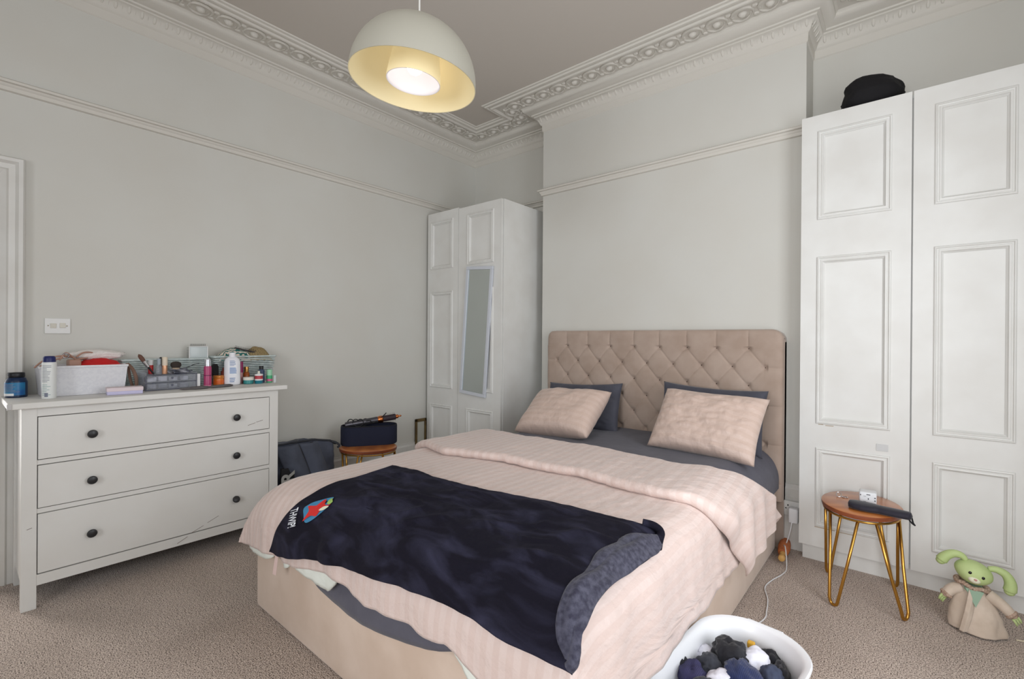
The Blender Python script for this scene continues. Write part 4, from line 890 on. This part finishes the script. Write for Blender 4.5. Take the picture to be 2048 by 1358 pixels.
# 1 dark blue tub
t = thing_at('supplement_tub', .135, .215, 'squat dark blue plastic tub with a black lid at the left end of the chest', 'tub')
P_(t, 'body', lambda m: m.lathe([(.038, 0), (.042, .004), (.042, .078), (.036, .096), (.028, .102)], 32), pm('deep_blue', 18, 40, 72, .3), **SM)
P_(t, 'label', lambda m: m.grid(lambda u, v: Vector((.0425*math.cos(-1.6+2.4*u), .0425*math.sin(-1.6+2.4*u), .012+.064*v)), 24, 1), mat('blue_label', srgb(28, 86, 148), .35, col2=srgb(40, 128, 168), nscale=14), smooth=True)
P_(t, 'lid', lambda m: m.lathe([(.029, .100), (.032, .104), (.032, .122), (.029, .126), (0.001, .126)], 28), M_blackcap, **SM)
P_(t, 'barcode', lambda m: m.grid(lambda u, v: Vector((.0428*math.cos(-1.45+1.2*u), .0428*math.sin(-1.45+1.2*u), .010+.012*v)), 12, 1), M_wlab, smooth=True)
lines(t, 'print', M_txg, .0430, .030, .068, 7, -1.3, .3, .0012, 4)
# 2 white bottle with navy cap
t = thing_at('spray_bottle', .322, .318, 'tall white spray bottle with a navy cap in front of the white woven basket', 'bottle')
P_(t, 'body', lambda m: m.lathe([(.026, 0), (.0275, .003), (.0275, .176), (.026, .182)], 32), pm('off_white_bottle', 226, 228, 226), **SM)
P_(t, 'cap', lambda m: m.lathe([(.024, .182), (.0245, .186), (.0235, .205), (.019, .212), (.001, .213)], 28), M_navy, **SM)
lines(t, 'print', M_txg, .0278, .085, .165, 12, -1.25, .2, .0011, 2); lines(t, 'print', pm('teal_print', 120, 160, 160, .6), .0278, .02, .07, 7, -1.2, .1, .001, 8)
P_(t, 'barcode', lambda m: m.grid(lambda u, v: Vector((.0279*math.cos(-.75+.5*u), .0279*math.sin(-.75+.5*u), .010+.020*v)), 6, 1), M_txg, smooth=True)
# 3 white woven-look basket
def tapered(m, x0, x1, y0, y1, h, tp=.012, th=.004, lip=.004):
    def ring(k, z, s=0): return [(x0+tp*(1-k)+s, y0+tp*(1-k)+s, z), (x1-tp*(1-k)-s, y0+tp*(1-k)+s, z), (x1-tp*(1-k)-s, y1-tp*(1-k)-s, z), (x0+tp*(1-k)+s, y1-tp*(1-k)-s, z)]
    loft(m, [ring(0, 0), ring(1, h-.012), ring(1, h-.012, -lip), ring(1, h, -lip), ring(1, h, th), ring(0, .006, th)], (True, True))
t = thing_at('storage_basket', .0, .0, 'white plastic woven-pattern basket heaped with cloths on the chest', 'basket')
P_(t, 'tub', lambda m: tapered(m, .035, .262, .288, .640, .158), mat('white_basket', srgb(222, 222, 226), .5, col2=srgb(216, 216, 221), nscale=110, voro=True), bevel=.003)
def drape(name, label, cat, x0, x1, y0, y1, zf, mt, seed, th=.008):
    m = MB(); m.grid(lambda u, v: Vector((x0+(x1-x0)*u, y0+(y1-y0)*v, zf(u, v)+.006*fbm(u*4+seed, v*6, seed))), 24, 36); o = m.build(name, mt, None, smooth=True, angle=180, solid=th); return tag(o, label, cat)
drape('red_cloth', 'bright red cloth folded on top of the white basket', 'cloth', .05, .250, .44, .632, lambda u, v: DT+.140+.045*math.sin(PI*v)**.6*(.5+.5*math.sin(PI*min(1, u*1.1)))+.01*(1-u), pm('red_fabric', 205, 22, 26, .85), 3, .02)
cloth('rolled white fluffy cloth lying slanted over the red cloth', 'cloth', .100, .535, DT+.208, .038, .125, .030, mat('white_fluff', srgb(232, 226, 222), .95, bump=1, bscale=150, bdist=.004), 21, -.05, None, 'fluffy_cloth', wr=.10)
bpy.data.objects['fluffy_cloth'].rotation_euler = (0, 0, 0)
M_tan = pm('tan_leather', 176, 138, 120, .55)
bg = thing_at('handbag', 0, 0, 'small blush leather bag with curled straps in the left of the white basket', 'bag')
P_(bg, 'pouch', lambda m: m.rbox(.10, .20, .405, .455, .10, .186, .008), M_tan, smooth=True)
for pts in ([(.20, .275, .15), (.19, .31, .185), (.18, .36, .205), (.16, .40, .205), (.15, .43, .195)], [(.21, .285, .15), (.20, .33, .175), (.18, .37, .195), (.16, .41, .20)], [(.15, .44, .20), (.14, .47, .222), (.13, .505, .222), (.12, .515, .205), (.13, .48, .192), (.15, .43, .185)], [(.18, .37, .185), (.17, .395, .222), (.16, .42, .205), (.15, .44, .185)]):
    P_(bg, 'strap', lambda m: m.tube(smooth_pts(pts, 6), .0045, 6), M_tan, smooth=True, angle=180)
P_(bg, 'buckle', lambda m: m.tube([(.175, .395+.012*math.cos(a), .208+.012*math.sin(a)) for a in [2*PI*k/16 for k in range(16)]], .003, 6, closed=True), pm('pewter', 110, 106, 106, .3, metal=1), smooth=True)
# strap hanging at the right end
st_ = P_(None, 'belt_strap', lambda m: [m.grid(lambda u, v: Vector(smooth_pts([(.20, .648, .160), (.22, .668, .130), (.225, .685, .08), (.215, .69, .03)], 8)[int(round(v*24))])+Vector((0, .016*(u-.5), .006*(u-.5))), 3, 24), m.grid(lambda u, v: Vector(smooth_pts([(.17, .655, .160), (.18, .66, .12), (.185, .668, .06), (.19, .68, .012)], 8)[int(round(v*24))])+Vector((0, .014*(u-.5), 0)), 3, 24)], pm('brown_strap', 122, 94, 80, .7), smooth=True, solid=.003)
st_.location = (0, 0, DT); tag(st_, 'brown strap drooping between the white basket and the makeup organiser', 'strap')
# 4 pink lilac box
t = thing_at('small_box', .342, .612, 'flat pale pink and lilac box at the front edge of the chest', 'box', rz=-.10)
P_(t, 'base', lambda m: m.rbox(-.04, .04, -.075, .075, 0, .020, .002), pm('lilac_card', 196, 192, 222, .6)); P_(t, 'lid', lambda m: m.rbox(-.042, .042, -.077, .077, .018, .038, .002), pm('pale_pink_card', 222, 206, 210, .6))
# 5 clear acrylic makeup organiser
M_acr = mat('clear_acrylic', srgb(200, 204, 214), .08, alpha=.22, spec=.8); M_acd = mat('acrylic_edge', srgb(104, 106, 120), .15, alpha=.85); M_foil = mat('silver_packets', srgb(196, 198, 212), .25, col2=srgb(92, 96, 112), nscale=22, metal=.5, contrast=(.4, .6))
t = thing_at('makeup_organiser', .205, .838, 'clear acrylic two-drawer makeup organiser crammed with cosmetics', 'organiser', rz=.12)
P_(t, 'shell', lambda m: [m.box(-.07, .070, -.132, -.128, 0, .105), m.box(-.07, .070, .128, .132, 0, .100), m.box(-.07, .07, -.128, .128, 0, .003), m.box(-.07, .07, -.128, .128, .087, .090), m.box(-.073, -.07, -.132, .132, 0, .115)], M_acr)
P_(t, 'edges', lambda m: [m.tube([(.071, -.131, .0), (.071, -.131, .089)], .0022, 6), m.tube([(.071, .131, 0), (.071, .131, .089)], .0022, 6), m.tube([(.071, -.131, .089), (.071, .131, .089)], .0022, 6), m.tube([(.071, -.131, .044), (.071, .131, .044)], .0018, 6), m.tube([(.071, -.131, .003), (.071, .131, .003)], .0022, 6)], M_acd)
for z0 in (.005, .047):
    d_ = P_(t, 'drawer', lambda m: [m.box(.066, .069, -.126, .126, z0, z0+.038), m.box(-.06, .066, -.126, .126, z0, z0+.002)], M_acr)
    P_(d_, 'knob', lambda m: m.ell((.073, .0, z0+.022), .006, .006, .006, 10, 6), M_acd, smooth=True)
    P_(d_, 'contents', lambda m: [m.rbox(-.05, .05, y_, y_+.045, z0+.003, z0+h_, .004) for y_, h_ in ((-.115, .030), (-.062, .033), (-.008, .026), (.05, .031))], M_foil)
def tube_thing(name, label, cat, x, y, zb, prof, mt, parts=(), rx=0, ry=0, rz=0, n=20):
    T = Tm(x, y, zb, rx, ry, rz); t = empty(name, (0, 0, 0), label, cat); t.matrix_world = T
    P_(t, 'body', lambda m: m.lathe(prof, n), mt, **SM)
    for nm, pf_, mt2, *sc in parts: P_(t, nm, lambda m: m.lathe(pf_, n, sx=sc[0] if sc else 1, sy=sc[1] if sc else 1), mt2, **SM)
    return t
ZO = DT+.0905
tube_thing('foundation_bottle', 'peach lipstick-like bottle with a ribbed cream cap standing in the organiser', 'bottle', .205, .826, ZO, [(.013, 0), (.0135, .003), (.0135, .050)], pm('peach_metal', 222, 168, 132, .2, metal=.4), [('cap', [(.0145, .050), (.015, .053), (.0145, .098), (.012, .101), (.001, .101)], pm('cream_cap', 222, 208, 188))])
tube_thing('makeup_brush', 'slanted makeup brush with flat brown bristles at the left of the organiser', 'brush', .195, .775, ZO, [(.004, 0), (.006, .05), (.009, .052), (.0105, .085)], pm('brush_black', 24, 22, 24, .3), [('ferrule', [(.0092, .052), (.0125, .092)], M_sil), ('bristles', [(.0122, .090), (.015, .112), (.012, .130), (.002, .140)], pm('bristle_brown', 108, 78, 66, .9), 1, .8)], rx=.55)
tube_thing('powder_brush', 'fat dark-tipped powder brush lying on top of the organiser', 'brush', .195, .885, ZO+.012, [(.016, 0), (.020, .02), (.021, .024)], pm('brush_tan', 172, 152, 128, .5), [('bristles', [(.021, .022), (.028, .036), (.026, .050), (.016, .058), (.002, .060)], pm('bristle_dark', 58, 50, 46, .95))])
tube_thing('mascara_tube', 'black slim mascara tube behind the peach bottle', 'tube', .165, .812, ZO, [(.007, 0), (.008, .06), (.006, .065), (.008, .085), (.010, .095), (.002, .100)], M_blackcap, rx=-.06)
tube_thing('clear_bottle', 'clear cosmetic bottle with grey cap standing in the organiser', 'bottle', .215, .795, ZO, [(.014, 0), (.015, .004), (.015, .045), (.009, .056)], M_acr, [('cap', [(.0095, .056), (.010, .060), (.010, .092), (.001, .093)], pm('cap_grey', 150, 160, 168, .3))])
tube_thing('red_cap_tube', 'white capped tube with a red band at the back of the organiser', 'tube', .150, .770, ZO, [(.012, 0), (.013, .05), (.013, .052)], pm('red_band', 190, 40, 40), [('cap', [(.0135, .052), (.0135, .082), (.001, .083)], M_wlab)])
t = thing_at('foil_sachet', .215, .905, 'crinkled silver sachets piled on the right of the organiser', 'sachet', z=ZO)
for k, (dx, dy, rz_, ry_) in enumerate(((-.02, -.02, .3, .25), (.0, .015, -.2, .15), (.01, -.005, .1, .35))): P_(t, 'sachet', lambda m: m.grid(lambda u, v: Tm(dx, dy, .008+.006*k, 0, ry_, rz_) @ Vector(((u-.5)*.07, (v-.5)*.09, .004*fbm(u*5, v*5, k*3))), 12, 12), M_foil, smooth=True, solid=.003)
tw = P_(None, 'tweezers', lambda m: m.tube(smooth_pts([(.20, .90, .028), (.215, .935, .034), (.222, .975, .052), (.225, 1.000, .058)], 5), .0022, 6), pm('tweezer_black', 34, 34, 44, .4), smooth=True); tw.location = (0, 0, ZO); tag(tw, 'thin black tweezers poking out to the right of the organiser', 'tweezers')
t = thing_at('white_card_box', .225, .985, 'slim white upright box against the right end of the organiser', 'box', rz=.1)
P_(t, 'body', lambda m: m.rbox(-.03, .03, -.010, .010, 0, .085, .002), M_wlab)
# 6/7 pale blue wicker baskets
M_wick = mat('pale_blue_wicker', srgb(212, 222, 220), .7, col2=srgb(180, 194, 194), nscale=40, contrast=(.3, .7))
def wicker(label, x0, x1, y0, y1, h, tp):
    t = thing_at('wicker_basket', 0, 0, label, 'basket')
    rows = 15; m = MB()
    for i in range(rows):
        z = .005+(h-.012)*i/(rows-1); g = tp*(1-i/(rows-1)); R_ = rr((x1-x0)/2-g, (y1-y0)/2-g, .012, 3); cx_, cy_ = (x0+x1)/2, (y0+y1)/2; pts = []
        # resample round the outline and weave in and out
        per = []; 
        for a, b in zip(R_, R_[1:]+R_[:1]):
            L_ = math.hypot(b[0]-a[0], b[1]-a[1]); k = max(1, int(L_/.011)); per += [(a[0]+(b[0]-a[0])*j/k, a[1]+(b[1]-a[1])*j/k) for j in range(k)]
        for j, (x, y) in enumerate(per):
            wv = .0022*(1 if ((j//2)+i) % 2 else -1); l_ = math.hypot(x, y); pts.append((cx_+x+wv*(1 if abs(x) > (x1-x0)/2-g-.002 else 0)*math.copysign(1, x), cy_+y+wv*(0 if abs(x) > (x1-x0)/2-g-.002 else 1)*math.copysign(1, y), z))
        m.tube(pts, .0042, 5, closed=True)
    m.build('weave', M_wick, t, smooth=True, angle=180)
    m = MB(); R_ = rr((x1-x0)/2+.003, (y1-y0)/2+.003, .014, 4)
    m.tube([((x0+x1)/2+x, (y0+y1)/2+y, h-.004+.0015*math.sin(i*2.1)) for i, (x, y) in enumerate(R_)], .0062, 6, closed=True); m.build('rim', M_wick, t, smooth=True, angle=180)
    m = MB(); m.box(x0+tp, x1-tp, y0+tp, y1-tp, .002, .006); m.build('base', M_wick, t); return t
wicker('pale blue wicker basket behind the makeup organiser', .03, .118, .645, 1.085, .175, .012)
wicker('pale blue wicker basket at the right end holding a leaf-print pouch', .03, .146, 1.112, 1.500, .185, .022)
# inside the baskets
hb_ = thing_at('hair_brush', .080, 1.035, 'clear-handled hairbrush with black bristles upright in the left wicker basket', 'brush', z=DT+.10)
P_(hb_, 'pad', lambda m: m.rbox(-.008, .008, -.050, .052, .060, .152, .006), pm('brush_grey', 196, 204, 204, .3), smooth=True)
P_(hb_, 'pad_edge', lambda m: m.tube([(.009, -.05, .06), (.009, -.05, .150), (.009, .052, .150), (.009, .052, .06)], .004, 6), M_wlab, smooth=True)
m = MB()
for k in range(16): y = -.042+.0055*k; m.tube([(0, y, .150), (0, y+.001, .168)], .0011, 4)
for k in range(10): z = .07+.008*k; m.tube([(0, -.050, z), (0, -.062, z+.001)], .0011, 4)
tag(m.build('bristles', M_blackcap, hb_), None, kind='stuff')
M_leaf = mat('leaf_print', srgb(216, 200, 186), .85, col2=srgb(36, 104, 100), nscale=26, contrast=(.52, .56), wave='X', detail=9)
M_leaf2 = mat('gold_leaf_print', srgb(176, 152, 104), .85, col2=srgb(84, 76, 60), nscale=42, contrast=(.45, .55), wave='Y', detail=5)
lp = thing_at('cosmetic_pouch', .089, 1.305, 'leaf-print cosmetic pouch bulging out of the right wicker basket', 'pouch', z=DT+.11)
def pouch(y0, y1, zt, seed):
    def g(u, v):
        a = PI*v; y = y0+(y1-y0)*u; hh = zt*math.sin(PI*min(1, max(0, u)))**.5
        return Vector((-.055+.11*v, y+.004*fbm(u*4, v*4, seed), .04+hh*(math.sin(a)**.6)*(1+.08*fbm(u*3, v*3, seed))))
    return g
P_(lp, 'front', lambda m: m.grid(pouch(-.175, .06, .095, 2), 30, 20), M_leaf, smooth=True, angle=180, solid=.003)
P_(lp, 'end_fold', lambda m: m.grid(pouch(.0, .175, .098, 5), 30, 20), M_leaf2, smooth=True, angle=180, solid=.003)
cb_ = thing_at('comb', .125, 1.305, 'black comb lying teeth-up across the leaf-print pouch', 'comb', z=DT+.222)
Tc = Tm(0, 0, 0, -.26, 0, 0)
P_(cb_, 'spine', lambda m: m.rbox(-.003, .003, -.070, .075, -.004, .006, .002, Tc), M_blackcap)
m = MB()
for k in range(20): y = -.066+.007*k; m.tube([Tc @ Vector((0, y, .004)), Tc @ Vector((0, y-.002, .018))], .0011, 4)
tag(m.build('teeth', M_blackcap, cb_), None, kind='stuff')
# 8.. bottles in front of the right basket
tube_thing('pink_bottle', 'raspberry pink bottle with a clear silver cap right of the organiser', 'bottle', .247, 1.040, DT, [(.018, 0), (.021, .003), (.021, .120), (.019, .130)], pm('raspberry', 176, 66, 112, .3), [('base_ring', [(.0215, 0), (.0215, .012)], pm('pink_clear', 214, 140, 168, .2)), ('cap', [(.0185, .130), (.0185, .158), (.016, .172), (.010, .176), (.001, .176)], pm('clear_silver', 196, 198, 204, .15, metal=.5)), ('logo', [(.0213, .070), (.0213, .074)], pm('plum', 90, 24, 60))])
tube_thing('orange_jar', 'round amber orange jar between the pink and white bottles', 'jar', .195, 1.118, DT, [(.026, 0), (.030, .004), (.030, .040), (.028, .046)], pm('amber_orange', 208, 112, 34, .25), [('lid', [(.0305, .046), (.031, .049), (.031, .062), (.028, .065), (.001, .066)], pm('amber_lid', 196, 122, 52, .2, metal=.2)), ('label', [(.0305, .012), (.0305, .034)], pm('orange_label', 214, 100, 30, .4))], n=28)
tube_thing('round_brush', 'black bristled hairbrush standing upright behind the orange jar', 'brush', .162, 1.112, DT, [(.011, 0), (.012, .05), (.020, .07), (.021, .12), (.014, .135), (.002, .138)], mat('brush_black_b', srgb(30, 28, 30), .9, bump=1, bscale=300), rx=.04)
tube_thing('amber_bottle', 'dark red-brown bottle squeezed between black brush and white bottle', 'bottle', .165, 1.160, DT, [(.018, 0), (.018, .085), (.010, .095), (.010, .11), (.001, .112)], pm('red_brown', 138, 66, 54, .3))
t = thing_at('lotion_bottle', .215, 1.192, 'large white flat bottle with blue print, uncapped, on the chest', 'bottle', rz=-.35)
P_(t, 'body', lambda m: m.lathe([(.040, 0), (.046, .004), (.047, .02), (.046, .15), (.040, .170), (.024, .182), (.019, .184)], 36, sx=.62, sy=1.0), pm('white_bottle', 232, 233, 238, .35), **SM)
P_(t, 'neck', lambda m: m.lathe([(.019, .182), (.0195, .186), (.0195, .210), (.017, .212), (.001, .212)], 24), pm('white_neck', 236, 236, 240, .35), **SM)
def flatlines(n0, z0, z1, n, mt, h, seed):
    rnd = random.Random(seed); m = MB()
    for i in range(n):
        z = z1-(z1-z0)*i/max(1, n-1); y0 = -.014; y1 = y0+.040*(.6+.4*rnd.random()); f = lambda y: .0475*.62*math.sqrt(max(0, 1-(y/.0475)**2))+.0006
        k = 5; m.add([(f(y0+(y1-y0)*j/k), y0+(y1-y0)*j/k, z+s_*h) for j in range(k+1) for s_ in (-1, 1)], [(2*j, 2*j+2, 2*j+3, 2*j+1) for j in range(k)])
    return m.build(n0, mt, t)
flatlines('print', .128, .158, 6, M_txt, .0011, 3); flatlines('print', .078, .112, 6, pm('print_blue_dense', 110, 146, 196, .6), .0020, 5); flatlines('print', .022, .045, 3, M_txt, .0022, 9)
tube_thing('magenta_tube', 'slim magenta-capped tube behind the teal jar', 'tube', .170, 1.262, DT, [(.011, 0), (.011, .075)], pm('tube_glass', 190, 140, 140, .3), [('cap', [(.012, .075), (.012, .148), (.001, .149)], pm('magenta', 140, 20, 84, .3))])
tube_thing('gold_cap_bottle', 'amber serum bottle with a shiny gold cap behind the teal jar', 'bottle', .170, 1.296, DT, [(.018, 0), (.019, .004), (.019, .068), (.013, .076)], pm('amber_glass', 150, 78, 32, .2), [('cap', [(.0135, .076), (.014, .079), (.014, .112), (.001, .113)], pm('gold_cap', 206, 158, 92, .2, metal=.9))])
tube_thing('teal_jar', 'small teal jar with a white lid right of the large white bottle', 'jar', .225, 1.288, DT, [(.026, 0), (.030, .003), (.030, .026)], pm('teal_glass', 62, 140, 140, .2), [('lid', [(.0315, .026), (.0325, .028), (.0325, .044), (.030, .046), (.001, .046)], pm('white_lid', 226, 222, 212))], n=28)
tube_thing('dropper_bottle', 'little teal bottle with red label and white dropper top', 'bottle', .245, 1.346, DT, [(.022, 0), (.024, .003), (.024, .060)], pm('teal_blue', 40, 124, 140, .2), [('label', [(.0245, .030), (.0245, .054)], pm('red_label', 180, 60, 70)), ('band', [(.0248, .022), (.0248, .031)], M_wlab), ('lid', [(.0255, .054), (.0255, .064), (.012, .066), (.010, .068)], M_wlab), ('nozzle', [(.008, .066), (.007, .084), (.001, .086)], pm('bulb_white', 216, 216, 200))])
tube_thing('navy_bottle', 'navy blue bottle with black screw cap right of the dropper bottle', 'bottle', .205, 1.378, DT, [(.019, 0), (.021, .003), (.021, .085), (.012, .093)], pm('navy_glass', 62, 76, 104, .25), [('cap', [(.0135, .093), (.0135, .117), (.001, .118)], M_blackcap)])
tube_thing('green_tube', 'mint green tube with a pink swirl at the right end of the chest', 'tube', .225, 1.424, DT, [(.018, 0), (.019, .003), (.019, .050)], pm('tube_green', 72, 172, 120, .35), [('pink_band', [(.0193, .010), (.0193, .026)], pm('pink_band', 206, 96, 140)), ('cap', [(.0185, .050), (.018, .085), (.015, .090), (.001, .091)], pm('mint_cap', 156, 206, 174, .4))])
tube_thing('white_tube', 'slim clear-white tube, last in the row by the wicker basket end', 'tube', .245, 1.452, DT, [(.009, 0), (.009, .050), (.001, .052)], pm('clear_white', 206, 212, 212, .3))
# flat grey brushes lying at the front edge
M_pad = mat('grey_pad', srgb(98, 94, 94), .8, bump=.3, bscale=200)
def paddle(label, x, y, rz, L_, W_, HL_, HW_):
    t = thing_at('paddle_brush', x, y, label, 'brush', rz=rz)
    P_(t, 'head', lambda m: m.lathe([(.75, 0), (1, .004), (1, .010), (.8, .015), (.001, .016)], 24, sx=W_, sy=L_), M_pad, smooth=True)
    P_(t, 'handle', lambda m: m.lathe([(.6, 0), (1, .003), (1, .010), (.6, .013), (.01, .013)], 20, Tm(0, HL_, 0), sx=HW_, sy=abs(HL_)*.72), M_pad, smooth=True); return t
paddle('flat grey paddle brush by the right end of the organiser, handle to the left', .350, .965, .06, .055, .030, -.060, .010)
paddle('long grey paddle brush in front of the pink and orange jars', .330, 1.090, .30, .075, .022, .045, .014)
t = thing_at('corner_streak', .484, .168, 'small bright streak at the left front corner of the chest top', 'streak', z=.958)  # bright silvery strip standing for the white streak at this corner
P_(t, 'plate', lambda m: m.rbox(-.001, .003, -.004, .012, 0, .027, .001), M_sil)
